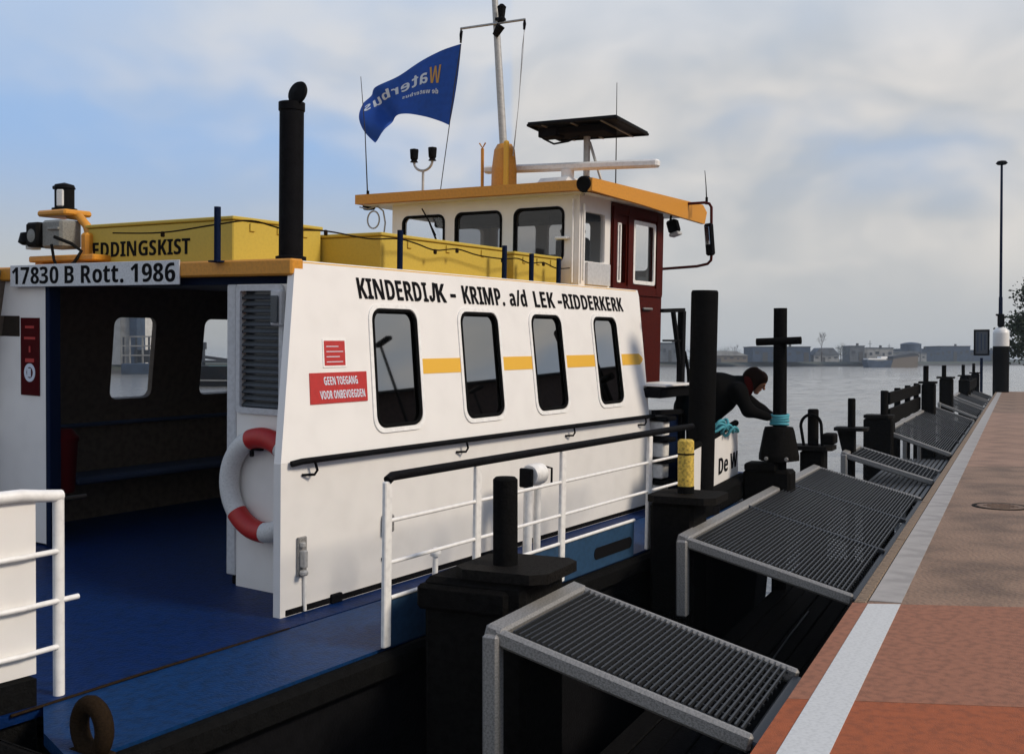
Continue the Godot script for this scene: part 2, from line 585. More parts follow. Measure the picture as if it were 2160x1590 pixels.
# ==================================================================== water, quay, land
func build_water() -> void:
	var n1 := FastNoiseLite.new()
	n1.seed = 5
	n1.frequency = 0.33
	n1.fractal_octaves = 3
	var n2 := FastNoiseLite.new()
	n2.seed = 9
	n2.frequency = 0.06
	var rs := []
	var r := 3.0
	while r < 2600.0:
		rs.append(r)
		r *= 1.017
	var az := []
	var a := -45.0
	while a < 40.0:
		az.append(deg_to_rad(a))
		a += 0.42
	while a < 315.0:
		az.append(deg_to_rad(a))
		a += 5.0
	var nr := rs.size()
	var na := az.size()
	var v := PackedVector3Array()
	v.resize(nr * na)
	for i in nr:
		for j in na:
			var x: float = rs[i] * sin(az[j])
			var z: float = -rs[i] * cos(az[j])
			var h := 0.12 * n1.get_noise_2d(x * 0.8, z * 1.3) + 0.05 * n2.get_noise_2d(x, z)
			v[i * na + j] = Vector3(x, WATER + h * clampf(rs[i] / 9.0 - 0.4, 0.25, 1.0), z)
	var nn := PackedVector3Array()
	nn.resize(nr * na)
	var ix := PackedInt32Array()
	for i in nr:
		for j in na:
			var e := v[mini(i + 1, nr - 1) * na + j] - v[maxi(i - 1, 0) * na + j]
			var g := v[i * na + (j + 1) % na] - v[i * na + (j - 1 + na) % na]
			var n := e.cross(g).normalized()
			nn[i * na + j] = n if n.y > 0 else -n
			if i < nr - 1:
				var j2 := (j + 1) % na
				ix.append_array(PackedInt32Array([i * na + j, (i + 1) * na + j, (i + 1) * na + j2, i * na + j, (i + 1) * na + j2, i * na + j2]))
	var arr := []
	arr.resize(Mesh.ARRAY_MAX)
	arr[Mesh.ARRAY_VERTEX] = v
	arr[Mesh.ARRAY_NORMAL] = nn
	arr[Mesh.ARRAY_INDEX] = ix
	var me := ArrayMesh.new()
	me.add_surface_from_arrays(Mesh.PRIMITIVE_TRIANGLES, arr)
	var o := hang("river_water", me, M.river, self)
	o.set_meta("kind", "structure")

func slab(called: String, pts: Array, y0: float, y1: float, m: Material, parent: Node) -> void:
	var st := S()
	var pv := PackedVector2Array()
	for p: Vector2 in pts:
		pv.append(p)
	extrude(st, pv, func(x, y, d): return vq(y, x, d), y1, y0)
	part(called, st, m, parent)

func build_quay() -> void:
	var st := S()
	# body of the quay under the paving, and its wall along the water
	box(st, vq(24.8, 6.51, -1.57), Vector3(15.0, 2.9, 69.6), 0.0)
	var q := structure("quay_ground", st, M.wall_dark, QX)
	var e := -1.0
	slab("paving_slab", [Vector2(e, -10), Vector2(14, -10), Vector2(14, 8.0), Vector2(0.04, 5.58), Vector2(-0.62, 5.36), Vector2(e, 5.23)], -0.12, 0.0, M.quay_red, q)
	slab("paving_slab", [Vector2(e, 5.236), Vector2(-0.62, 5.366), Vector2(0.04, 5.586), Vector2(14, 8.006), Vector2(14, 11.0), Vector2(0.05, 7.845), Vector2(-0.69, 7.585), Vector2(e, 7.5)], -0.12, 0.0, M.quay_pink, q)
	slab("paving_slab", [Vector2(e + 0.09, 7.53), Vector2(-0.69, 7.592), Vector2(0.05, 7.852), Vector2(14, 11.006), Vector2(14, 19.0), Vector2(0.05, 18.1), Vector2(e + 0.09, 17.7)], -0.12, -0.002, M.quay_brown, q)
	slab("paving_slab", [Vector2(e + 0.09, 17.706), Vector2(0.05, 18.106), Vector2(14, 19.006), Vector2(14, 36.0), Vector2(e + 0.09, 36.0)], -0.12, -0.001, M.quay_tan, q)
	slab("paving_slab", [Vector2(e + 0.09, 36.008), Vector2(14, 36.008), Vector2(14, 59.6), Vector2(e + 0.09, 59.6)], -0.12, -0.003, M.quay_brown, q)
	# worn concrete edge stones along the far part
	var s := 7.53
	var rng := RandomNumberGenerator.new()
	rng.seed = 4
	while s < 59.0:
		var n := 1.4
		var b := S()
		box(b, vq(s + n * 0.5, e + 0.042, -0.07 + rng.randf_range(-0.004, 0.002)), Vector3(0.083, 0.14, n - 0.012), 0.008)
		part("edge_stone", b, M.coping, q)
		s += n
	# painted edge line
	slab("edge_line", [Vector2(-0.9, -6), Vector2(-0.7, -6), Vector2(-0.7, 7.57), Vector2(-0.9, 7.49)], 0.0, 0.004, M.line_white, q)
	slab("edge_line", [Vector2(-0.905, 7.6), Vector2(-0.7, 7.62), Vector2(-0.71, 59.0), Vector2(-0.905, 59.0)], -0.003, 0.003, M.line_worn, q)
	# manhole cover in its rim
	var cover := thing("manhole_cover", "round cast iron manhole cover set in the brown quay paving", "manhole cover", on_quay(vq(13.1, -0.16, 0)))
	var cs := S()
	lathe(cs, [Vector2(0.25, -0.02), Vector2(0.25, 0.006), Vector2(0, 0.006)], Transform3D(), 28)
	for k in 5:
		box(cs, Vector3(0, 0.009, -0.16 + k * 0.08), Vector3(0.36 - absf(k - 2) * 0.08, 0.006, 0.03), 0.002)
	part("cover", cs, M.quay_brown, cover)
	var rs := S()
	lathe(rs, [Vector2(0.262, -0.02), Vector2(0.262, 0.005), Vector2(0.3, 0.005), Vector2(0.3, -0.02)], Transform3D(), 28)
	part("rim", rs, M.plate_dark, cover)

func build_far_bank() -> void:
	# the opposite shore, from the harbour on the left to the bend on the right
	var line := [Vector2(-260, -140), Vector2(-200, -240), Vector2(-66, -262), Vector2(-10, -380), Vector2(60, -478), Vector2(180, -530), Vector2(330, -640), Vector2(800, -820)]
	var st := S()
	var sh := S()
	for i in line.size() - 1:
		var a: Vector2 = line[i]
		var b: Vector2 = line[i + 1]
		var o := Vector2(b.y - a.y, -(b.x - a.x)).normalized()
		if o.y > 0:
			o = -o
		var w := func(p: Vector2, back: float, y: float) -> Vector3: return Vector3(p.x + back * 0.25, y, p.y - back)
		quad(sh, w.call(a, 0, WATER - 0.5), w.call(b, 0, WATER - 0.5), w.call(b, 2.5, WATER + 0.9), w.call(a, 2.5, WATER + 0.9), Vector3(0, 1, 1))
		quad(st, w.call(a, 2.5, WATER + 0.9), w.call(b, 2.5, WATER + 0.9), w.call(b, 9, 0.3), w.call(a, 9, 0.3), Vector3(0, 1, 1))
		quad(st, w.call(a, 9, 0.3), w.call(b, 9, 0.3), w.call(b, 900, 1.5), w.call(a, 900, 1.5), Vector3.UP)
	structure("far_bank_ground", st, M.far_grass)
	structure("far_bank_shore", sh, M.far_stone)

func build_landward_side() -> void:
	# what the cabin windows mirror: a long dark warehouse behind the quay and street lamps before it
	var w := thing("warehouse", "long dark brick warehouse behind the quay mirrored in the cabin windows", "warehouse", on_quay(vq(37, 19, 0)))
	var st := S()
	box(st, vq(0, 0, 3.9), Vector3(8, 7.8, 50), 0.0)
	part("wall", st, M.brick_dark, w)
	st = S()
	for k in 2:
		var z0 := -25.3 + k * 24.0
		var z1 := z0 + (23.6 if k == 0 else 26.6)
		var y := 7.8
		var hp := 1.3 if k == 0 else 0.9
		quad(st, Vector3(-4.3, y, z0), Vector3(-4.3, y, z1), Vector3(0, y + hp, z1), Vector3(0, y + hp, z0), Vector3(-1, 2, 0))
		quad(st, Vector3(4.3, y, z0), Vector3(4.3, y, z1), Vector3(0, y + hp, z1), Vector3(0, y + hp, z0), Vector3(1, 2, 0))
		tri(st, Vector3(-4.3, y, z0), Vector3(4.3, y, z0), Vector3(0, y + hp, z0), Vector3(0, 0, -1))
		tri(st, Vector3(-4.3, y, z1), Vector3(4.3, y, z1), Vector3(0, y + hp, z1), Vector3(0, 0, 1))
	part("roof", st, M.roof_dark, w)
	for k in 10:
		st = S()
		box(st, vq(-22 + k * 4.9, -4.02, 3.2), Vector3(0.1, 2.2, 1.4), 0.02)
		part("window", st, M.tinted_glass, w)
	var spots := [[18.0, 7.5, 6.45, "tall street lamp mirrored in the foremost cabin window"], [24.5, 11.0, 6.2, "shorter street lamp near the warehouse mirrored in the foremost cabin window"]]
	for sp: Array in spots:
		var l := thing("street_lamp", sp[3], "street lamp", on_quay(vq(sp[0], sp[1], 0)), "street lamps behind the quay")
		st = S()
		tube(st, [Vector3.ZERO, Vector3(0, sp[2], 0)], [0.06, 0.032], 8)
		part("post", st, M.black_paint, l)
		st = S()
		box(st, Vector3(-0.12, sp[2] + 0.04, 0), Vector3(0.5, 0.1, 0.2), 0.03)
		part("lamp_head", st, M.black_paint, l)

# ==================================================================== the ferry
func wall_pt(x: float, u: float, d: float) -> Vector3:
	# starboard cabin side: upright to the knuckle at 0.96 m, leaning inboard above it
	if u <= 0.96:
		return vb(x, -d, u)
	return vb(x + 0.19 * (u - 0.96), -0.244 * (u - 0.96) - d, u - d * 0.23)

func port_pt(x: float, u: float, d: float) -> Vector3:
	var p := wall_pt(x, u, d)
	return Vector3(-3.96 - p.x, p.y, -x + maxf(0.0, u - 0.96) * 0.1)

func deck_pt(x: float, y: float, d: float) -> Vector3:
	return vb(x, y, d)

func build_ferry() -> void:
	var f := thing("ferry", "small white ferry with yellow roof chests and blue deck moored at the quay", "ferry", BX)
	var st := S()
	# ---- hull: sides narrowing to the stern, black
	var half := [[-6.0, 2.1], [-2.08, 2.12], [-2.06, 2.9], [4.4, 2.9], [5.4, 2.86], [6.4, 2.78], [7.3, 2.6], [8.6, 1.9]]
	for sd in [-1, 1]:
		for i in half.size() - 1:
			var a: Array = half[i]
			var b: Array = half[i + 1]
			var ta: float = -1.98 + sd * a[1]
			var tb: float = -1.98 + sd * b[1]
			quad(st, vb(a[0], ta, -0.01), vb(b[0], tb, -0.01), vb(b[0], tb - sd * 0.15, -2.3), vb(a[0], ta - sd * 0.15, -2.3), Vector3(sd, 0, 0))
	quad(st, vb(-6, -4.08, -0.01), vb(-6, 0.12, -0.01), vb(-6, 0.12, -2.3), vb(-6, -4.08, -2.3), Vector3(0, 0, 1))
	quad(st, vb(8.6, -3.88, -0.01), vb(8.6, -0.08, -0.01), vb(8.6, -0.23, -2.3), vb(8.6, -3.73, -2.3), Vector3(0, 0, -1))
	part("hull", st, M.black_paint, f)
	# ---- rubbing strake, starboard and port
	for sd in [-1, 1]:
		st = S()
		var path := []
		for h: Array in half:
			path.append(vb(h[0], -1.98 + sd * (h[1] + 0.02), -0.09))
		for i in path.size() - 1:
			beam(st, path[i], path[i + 1], 0.09, 0.15, Vector3.UP, 0.03)
		part("rubbing_strake", st, M.black_rubber, f)
	# ---- decks
	st = S()
	var pts := PackedVector2Array()
	pts.append_array(PackedVector2Array([Vector2(-6, 0.1), Vector2(-1.8, 0.19), Vector2(4.4, 0.19), Vector2(5.4, 0.19), Vector2(6.4, 0.19), Vector2(7.3, 0.19), Vector2(8.6, -0.1), Vector2(8.6, -3.86), Vector2(7.3, -4.56), Vector2(6.4, -4.74), Vector2(4.4, -4.85), Vector2(-1.95, -4.85), Vector2(-2.0, -4.08), Vector2(-6, -4.06)]))
	extrude(st, pts, deck_pt, 0.0, -0.05)
	part("deck", st, M.deck_blue, f)
	st = S()
	extrude(st, PackedVector2Array([Vector2(-1.74, 0.205), Vector2(6.4, 0.205), Vector2(6.4, 0.79), Vector2(5.4, 0.87), Vector2(4.4, 0.9), Vector2(-2.06, 0.9), Vector2(-1.93, 0.5)]), deck_pt, -0.002, -0.06)
	part("side_deck", st, M.side_blue, f)
	st = S()
	tube(st, [vb(-1.9, 0.2, 0.0), vb(-1.2, 0.197, 0.004), vb(-0.6, 0.2, 0.002), vb(-0.12, 0.198, -0.002)], 0.008, 6)
	part("weld_seam", st, M.rust, f)
	# ---- starboard side wall
	st = S()
	extrude(st, PackedVector2Array([Vector2(0, 0.0), Vector2(0.0, 0.96), Vector2(5.19, 0.96), Vector2(5.36, 0.0)]), wall_pt, 0.0, 0.06)
	var wins := [[0.93, 1.425], [2.0, 2.515], [3.06, 3.56], [4.19, 4.655]]
	var cuts := [0.6, 1.71, 2.79, 3.87, 5.19]
	extrude(st, PackedVector2Array([Vector2(0.0, 0.961), Vector2(0.6, 0.961), Vector2(0.6, 2.246), Vector2(0.187, 2.246)]), wall_pt, 0.0, 0.06)
	extrude(st, PackedVector2Array([Vector2(5.19, 0.961), Vector2(5.27, 2.18), Vector2(5.25, 2.246), Vector2(5.19, 2.246)]), wall_pt, 0.0, 0.06)
	for i in 4:
		holed(st, wall_pt, cuts[i], cuts[i + 1], 0.961, 2.246, rrect(wins[i][0], wins[i][1], 1.12, 1.935, 0.085), 0.0, 0.06)
	part("side_wall", st, M.white, f)
	for i in 4:
		var x0: float = wins[i][0]
		var x1: float = wins[i][1]
		st = S()
		extrude(st, rrect(x0, x1, 1.12, 1.935, 0.085), wall_pt, 0.014, 0.024)
		var w := part("cabin_window", st, M.tinted_glass, f)
		st = S()
		rim(st, wall_pt, rrect(x0 - 0.012, x1 + 0.012, 1.108, 1.947, 0.09), rrect(x0 - 0.043, x1 + 0.043, 1.077, 1.978, 0.11), -0.01, 0.01)
		part("window_frame", st, M.white_trim, w)
		st = S()
		tube(st, outline(rrect(x0 + 0.004, x1 - 0.004, 1.124, 1.931, 0.085), wall_pt, -0.002), 0.014, 8, true)
		part("gasket", st, M.black_rubber, w)
	# yellow band between the windows
	var band := [[1.45, 1.975], [2.54, 3.035], [3.585, 4.165]]
	for b: Array in band:
		st = S()
		extrude(st, rect(b[0] + 0.022, b[1] - 0.016, 1.472, 1.582), wall_pt, -0.003, 0.002)
		part("yellow_stripe", st, M.ochre, f)
	st = S()
	extrude(st, PackedVector2Array([Vector2(4.715, 1.472), Vector2(5.1, 1.472), Vector2(5.16, 1.5), Vector2(5.19, 1.527), Vector2(5.16, 1.555), Vector2(5.1, 1.582), Vector2(4.715, 1.582)]), wall_pt, -0.003, 0.002)
	part("yellow_stripe", st, M.ochre, f)
	# route lettering along the top of the wall
	var up := (wall_pt(0, 2.1, 0) - wall_pt(0, 2.0, 0))
	up = Vector3(up.x, up.y, 0)
	var right := Vector3(0, 0, -1)
	for t: Array in [["KINDERDI", 0.975, 0.8, 0.15], ["K", 1.888, 0.12, 0.15], ["-", 2.07, 0.07, 0.16], ["KRIMP.", 2.24, 0.6, 0.148], ["a/d", 2.925, 0.27, 0.145], ["LEK", 3.325, 0.35, 0.145], ["-", 3.74, 0.07, 0.16], ["RIDDERKERK", 3.84, 1.2, 0.142]]:
		var low := 2.012
		letters(t[0], t[2], t[3], M.ink, f, wall_pt(t[1] - 0.2 + 0.03, low, -0.004), right, up)
	st = S()
	var jj := PackedVector2Array()
	for p: Array in [[0.042, 0.15], [0.07, 0.15], [0.07, 0.038], [0.061, 0.012], [0.037, 0.0], [0.012, 0.008], [0.0, 0.032], [0.0, 0.048], [0.025, 0.048], [0.028, 0.031], [0.036, 0.026], [0.042, 0.036]]:
		jj.append(Vector2(1.788 - 0.17 + p[0], 2.012 + p[1]))
	extrude(st, jj, wall_pt, -0.005, -0.001)
	part("lettering", st, M.ink, f)
	# coaming strip at the foot of the wall
	st = S()
	box(st, vb(2.7, -0.02, 0.022), Vector3(0.05, 0.05, 5.32), 0.01)
	part("coaming", st, M.black_paint, f)
	# black grab rail with its two brackets
	st = S()
	tube(st, [vb(0.07, 0.02, 0.955), vb(0.14, 0.045, 0.968), vb(2.6, 0.045, 0.962), vb(5.2, 0.045, 0.952)], 0.02, 10)
	var gr := part("grab_rail", st, M.black_paint, f)
	for l in [0.25, 1.9, 3.55, 5.0]:
		st = S()
		tube(st, [vb(l, 0.05, 0.955), vb(l + 0.02, 0.05, 0.9), vb(l - 0.0, 0.045, 0.875), vb(l - 0.07, 0.005, 0.875)], 0.009, 6)
		part("bracket", st, M.black_paint, gr)
	# door latch and its rod near the fore end of the wall
	st = S()
	box(st, vb(0.175, 0.012, 0.36), Vector3(0.02, 0.25, 0.075), 0.004)
	var la := part("latch", st, M.galvanised, f)
	st = S()
	box(st, vb(0.16, 0.035, 0.44), Vector3(0.03, 0.03, 0.03), 0.004)
	box(st, vb(0.165, 0.04, 0.35), Vector3(0.045, 0.11, 0.035), 0.006)
	box(st, vb(0.155, 0.05, 0.265), Vector3(0.05, 0.035, 0.045), 0.01)
	part("bolt", st, M.pipe_grey, la)
	st = S()
	tube(st, [vb(0.2, 0.012, 0.24), vb(0.205, 0.012, 0.01)], 0.012, 8)
	part("rod", st, M.white_trim, la)
	st = S()
	box(st, vb(1.0, 0.03, 0.455), Vector3(0.06, 0.12, 0.075), 0.008)
	part("switch_box", st, M.galvanised, f)
	st = S()
	box(st, vb(0.98, 0.006, 0.205), Vector3(0.01, 0.022, 0.035), 0.002)
	box(st, vb(1.05, 0.006, 0.205), Vector3(0.01, 0.022, 0.035), 0.002)
	part("lock_plate", st, M.black_paint, f)
	# ---- port side wall with its four windows, seen from inside
	st = S()
	extrude(st, PackedVector2Array([Vector2(0, 0.0), Vector2(0.0, 0.96), Vector2(5.19, 0.96), Vector2(5.36, 0.0)]), port_pt, 0.0, 0.06)
	var pw := [[0.55, 1.01], [1.63, 2.1], [2.69, 3.17], [3.75, 4.22]]
	var pc := [0.3, 1.3, 2.4, 3.45, 5.25]
	for i in 4:
		holed(st, port_pt, pc[i], pc[i + 1], 0.961, 2.246, rrect(pw[i][0], pw[i][1], 1.11, 1.88, 0.075), 0.0, 0.06)
	part("side_wall", st, M.interior, f)
	for i in 4:
		st = S()
		extrude(st, rrect(pw[i][0], pw[i][1], 1.11, 1.88, 0.075), port_pt, 0.03, 0.036)
		part("cabin_window", st, M.clear_glass, f)
	st = S()
	tube(st, [vb(0.7, -3.82, 0.88), vb(5.0, -3.82, 0.88)], 0.02, 8)
	box(st, vb(2.8, -3.66, 0.42), Vector3(0.4, 0.06, 3.6), 0.02)
	part("bench", st, M.bench_blue, f)
	# ---- aft bulkhead, ceiling and roof
	st = S()
	box(st, vb(5.26, -1.98, 1.1), Vector3(3.26, 2.2, 0.06), 0.0)
	part("bulkhead", st, M.interior, f)
	st = S()
	extrude(st, PackedVector2Array([Vector2(0.5, -3.66), Vector2(5.45, -3.66), Vector2(5.45, -0.31), Vector2(0.5, -0.31)]), deck_pt, 2.238, 2.2)
	part("roof", st, M.ochre, f)
	st = S()
	box(st, vb(2.9, -1.98, 2.17), Vector3(3.3, 0.04, 4.8), 0.0)
	part("ceiling", st, M.ceiling_grey, f)
	# starboard inner lining keeps the cabin dark
	st = S()
	box(st, vb(2.9, -0.42, 1.1), Vector3(0.02, 2.1, 4.6), 0.0)
	part("inner_lining", st, M.interior, f)
	# ---- bow portal
	st = S()
	box(st, vb(0.44, -1.98, 2.2), Vector3(3.36, 0.11, 0.12), 0.012)
	part("roof_edge", st, M.orange, f)
	st = S()
	box(st, vb(0.5, -1.98, 2.12), Vector3(3.3, 0.055, 0.06), 0.006)
	part("header", st, M.navy_tube, f)
	st = S()
	var pf := func(x: float, y: float, d: float) -> Vector3: return vb(0.43 + d, x, y)
	holed(st, pf, -0.86, -0.3, 0.0, 2.09, rrect(-0.825, -0.425, 1.235, 2.06, 0.02), 0.0, 0.06)
	extrude(st, PackedVector2Array([Vector2(-0.3, 0), Vector2(-0.02, 0), Vector2(-0.02, 0.96), Vector2(-0.28, 2.09), Vector2(-0.3, 2.09)]), pf, 0.0, 0.06)
	var pp := part("portal_panel", st, M.white, f)
	st = S()
	extrude(st, rrect(-0.825, -0.425, 1.235, 2.06, 0.02), pf, 0.05, 0.056)
	part("vent_back", st, M.cabinet_glass, pp)
	for k in 17:
		st = S()
		var y := 1.27 + k * 0.046
		beam(st, pf.call(-0.82, y, 0.022), pf.call(-0.43, y, 0.022), 0.04, 0.008, Vector3(0, 0.75, 0.66))
		part("louvre", st, M.louvre, pp)
	st = S()
	rim(st, pf, rrect(-0.812, -0.44, 1.25, 2.045, 0.015), rrect(-0.85, -0.405, 1.21, 2.085, 0.03), -0.02, 0.0)
	part("vent_frame", st, M.grey_trim, pp)
	st = S()
	box(st, vb(0.4, -0.44, 1.93), Vector3(0.1, 0.24, 0.05), 0.01)
	part("meter_box", st, M.grey_trim, pp)
	st = S()
	box(st, vb(0.36, -0.43, 1.92), Vector3(0.06, 0.18, 0.02), 0.004)
	part("meter_glass", st, M.cabinet_glass, pp)
	st = S()
	box(st, vb(0.47, -0.907, 1.08), Vector3(0.09, 2.02, 0.1), 0.008)
	part("door_jamb", st, M.grey_trim, f)
	st = S()
	box(st, vb(0.5, -0.45, 0.03), Vector3(0.95, 0.06, 0.1), 0.006)
	part("sill", st, M.black_paint, f)
	st = S()
	holed(st, pf, -3.9, -3.05, 0.02, 2.14, rrect(-3.75, -3.41, 1.69, 1.86, 0.01), 0.0, 0.06)
	var lp := part("portal_panel", st, M.white, f)
	st = S()
	extrude(st, rrect(-3.75, -3.41, 1.69, 1.86, 0.01), pf, 0.03, 0.04)
	part("dark_slot", st, M.tinted_glass, lp)
	st = S()
	box(st, vb(0.47, -3.02, 1.05), Vector3(0.06, 2.1, 0.1), 0.006)
	part("door_jamb", st, M.navy_tube, f)
	# ---- starboard side rail
	st = S()
	tube(st, [vb(-0.1, 0.93, 0.955), vb(-0.06, 0.93, 0.975), vb(1.0, 0.93, 0.975), vb(4.13, 0.93, 0.975)], 0.027, 12)
	var rl := part("hand_rail", st, M.black_paint, f)
	for l in [-0.1, 0.785, 1.85, 3.27]:
		st = S()
		box(st, vb(l, 0.93, 0.48), Vector3(0.03, 0.94, 0.062), 0.006)
		part("rail_post", st, M.white_trim, f)
	for u in [0.725, 0.487]:
		st = S()
		tube(st, [vb(-0.08, 0.93, u), vb(3.84, 0.93, u + 0.01)], 0.0125, 8)
		part("mid_rail", st, M.white_trim, f)
	st = S()
	extrude(st, rect(-0.06, 3.02, 0.0, 0.275), func(x, y, d): return vb(x, 0.925 - d, y), 0.0, 0.012)
	var toe := part("toe_board", st, M.toe_blue, f)
	st = S()
	tube(st, [vb(-0.06, 0.925, 0.283), vb(3.02, 0.925, 0.29)], 0.013, 8)
	part("toe_cap", st, M.white_trim, toe)
	st = S()
	extrude(st, rrect(2.35, 2.98, 0.075, 0.165, 0.044), func(x, y, d): return vb(x, 0.929 - d, y), 0.0, 0.01)
	part("scupper", st, M.ink, toe)
	st = S()
	extrude(st, PackedVector2Array([Vector2(6.4, 0.205), Vector2(7.25, 0.205), Vector2(8.5, -0.1), Vector2(7.3, 0.6), Vector2(6.4, 0.79)]), deck_pt, -0.003, -0.06)
	part("after_deck", st, M.black_paint, f)
	# ---- mushroom vents on the side deck
	for vent: Array in [[1.11, 0.36, 0.27, 0.035]]:
		st = S()
		tube(st, [vb(vent[0], vent[1], 0.0), vb(vent[0], vent[1], vent[2])], vent[3] * 0.55, 14)
		var ve := part("deck_vent", st, M.white_trim, f)
		st = S()
		lathe(st, [Vector2(0, 0), Vector2(vent[3], 0), Vector2(vent[3] * 1.15, 0.02), Vector2(vent[3] * 1.1, vent[3]), Vector2(vent[3] * 0.6, vent[3] * 1.6), Vector2(0, vent[3] * 1.75)], Transform3D(Basis(), vb(vent[0], vent[1], vent[2] - 0.02)), 18)
		part("vent_hood", st, M.white_trim, ve)
		st = S()
		cyl(st, vb(vent[0], vent[1], 0.0), vent[3] * 0.9, 0.03, 14)
		part("vent_foot", st, M.black_paint, ve)
	for dp: Array in [[2.18, 0.3, 0.55, 0.032], [2.3, 0.36, 0.66, 0.036], [2.44, 0.36, 0.6, 0.03]]:
		st = S()
		tube(st, [vb(dp[0], dp[1], 0.0), vb(dp[0], dp[1], dp[2])], dp[3], 12)
		part("deck_pipe", st, M.white_trim, f)
	st = S()
	lathe(st, [Vector2(0, 0), Vector2(0.075, 0.0), Vector2(0.085, 0.015), Vector2(0.085, 0.15), Vector2(0.075, 0.165), Vector2(0, 0.165)], Transform3D(Basis(Vector3.RIGHT, -PI / 2), vb(2.3, 0.37, 0.68)), 20)
	var drum := part("hose_drum", st, M.white_trim, f)
	st = S()
	box(st, vb(2.27, 0.36, 0.66), Vector3(0.12, 0.15, 0.03), 0.01)
	part("drum_guard", st, M.black_paint, drum)
	st = S()
	tube(st, [vb(2.49, 0.4, 0.73), vb(2.52, 0.44, 0.72), vb(2.52, 0.44, 0.6)], 0.01, 6)
	part("drum_handle", st, M.black_paint, drum)
	st = S()
	lathe(st, [Vector2(0.0, 0), Vector2(0.15, 0), Vector2(0.15, 0.05), Vector2(0.11, 0.08), Vector2(0, 0.08)], Transform3D(Basis(), vb(2.75, 0.55, 0.0)), 18)
	part("deck_hatch", st, M.black_paint, f)
	# ---- bow bulwark on the left with its rails
	var bx := func(x: float, y: float, d: float) -> Vector3:
		var c := maxf(0.0, -1.72 - x)
		return vb(x, 0.12 - c * c * 0.16 - d, y)
	st = S()
	for k in 8:
		var x1 := -1.72 - k * 0.35
		extrude(st, rect(x1 - 0.35, x1, 0.135, 0.985), bx, 0.0, 0.03)
	var bw := part("bow_bulwark", st, M.white, f)
	st = S()
	var rp := [vb(-1.585, 0.12, 0.972), vb(-1.7, 0.12, 0.985)]
	for k in 9:
		rp.append(bx.call(-1.8 - k * 0.33, 1.0, -0.01))
	tube(st, rp, 0.03, 12)
	part("bulwark_cap", st, M.white_trim, bw)
	for u in [0.708, 0.466, 0.242]:
		st = S()
		rp = [vb(-1.5 if u == 0.466 else -1.585, 0.13, u), vb(-1.72, 0.135, u)]
		for k in 8:
			rp.append(bx.call(-1.8 - k * 0.33, u, -0.02))
		tube(st, rp, 0.014, 8)
		part("bulwark_rail", st, M.white_trim, bw)
	st = S()
	tube(st, [vb(-1.6, 0.12, 0.0), vb(-1.6, 0.12, 0.96)], 0.027, 12)
	part("gate_post", st, M.white_trim, f)
	st = S()
	tube(st, [vb(-1.585, 0.12, 0.955), vb(-1.45, 0.12, 0.955)], 0.012, 8)
	part("gate_pin", st, M.black_paint, f)
	st = S()
	for k in 8:
		var x2 := -1.75 - k * 0.35
		extrude(st, rect(x2 - 0.35, x2, -0.75, 0.13), bx, -0.05, 0.02)
	part("bow_fender", st, M.black_rubber, f)
	# ---- stern bulwark with the name painted on it
	var sx := func(x: float, y: float, d: float) -> Vector3:
		return vb(x, 0.6 - (x - 4.9) * 0.06 - d, 0.34 + (x - 4.9) * 0.05 + y * (0.33 + (x - 4.9) * 0.055))
	st = S()
	extrude(st, PackedVector2Array([Vector2(4.7, -0.62), Vector2(6.4, -0.62), Vector2(6.33, 1.0), Vector2(4.95, 1.0)]), sx, 0.0, 0.05)
	var sb := part("stern_bulwark", st, M.white, f)
	st = S()
	tube(st, [sx.call(4.93, 1.02, 0.025), sx.call(5.6, 1.0, 0.025), sx.call(6.34, 1.03, 0.025)], 0.035, 10)
	part("bulwark_cap", st, M.black_rubber, sb)
	letters("De W", 0.62, 0.17, M.ink, sb, sx.call(5.72, -0.12, -0.004), Vector3(-0.06, 0.05, -1), Vector3(0, 1, 0))
	st = S()
	beam(st, vb(4.6, 0.66, 0.06), vb(6.45, 0.56, 0.16), 0.16, 0.26, Vector3.UP, 0.05)
	part("stern_fender", st, M.black_rubber, f)
	# ---- steps and frame abaft the cabin
	st = S()
	box(st, vb(5.95, 0.0, 1.02), Vector3(0.07, 2.04, 0.08), 0.008)
	beam(st, vb(5.45, 0.0, 2.03), vb(5.98, 0.0, 2.05), 0.05, 0.04)
	beam(st, vb(5.5, 0.0, 1.72), vb(5.95, 0.0, 1.72), 0.03, 0.02)
	beam(st, vb(5.72, 0.0, 2.03), vb(6.05, 0.0, 1.1), 0.04, 0.04)
	tube(st, [vb(6.0, 0.02, 1.6), vb(6.1, 0.02, 1.4), vb(6.14, 0.02, 1.15), vb(6.08, 0.02, 0.95), vb(5.98, 0.02, 0.92)], 0.018, 8)
	part("ladder_frame", st, M.black_paint, f)
	st = S()
	box(st, vb(5.55, -0.02, 1.262), Vector3(0.4, 0.022, 0.72), 0.005)
	part("shelf", st, M.white_trim, f)
	st = S()
	box(st, vb(5.56, -0.02, 1.185), Vector3(0.3, 0.1, 0.76), 0.01)
	part("shelf_beam", st, M.black_paint, f)
	st = S()
	beam(st, vb(5.22, 0.04, 0.985), vb(5.98, 0.04, 0.955), 0.06, 0.05)
	part("step_nosing", st, M.black_paint, f)
	for k in 4:
		st = S()
		box(st, vb(5.4, 0.0, 0.15 + k * 0.22), Vector3(0.2, 0.15, 0.16), 0.01)
		part("stair_riser", st, M.white_trim, f)
		st = S()
		box(st, vb(5.42, 0.02, 0.255 + k * 0.22), Vector3(0.26, 0.045, 0.24), 0.008)
		part("stair_tread", st, M.black_paint, f)
	st = S()
	box(st, vb(5.82, -0.35, 0.48), Vector3(0.7, 0.92, 0.6), 0.01)
	part("deck_locker", st, M.navy_tube, f)
	build_wheelhouse(f)

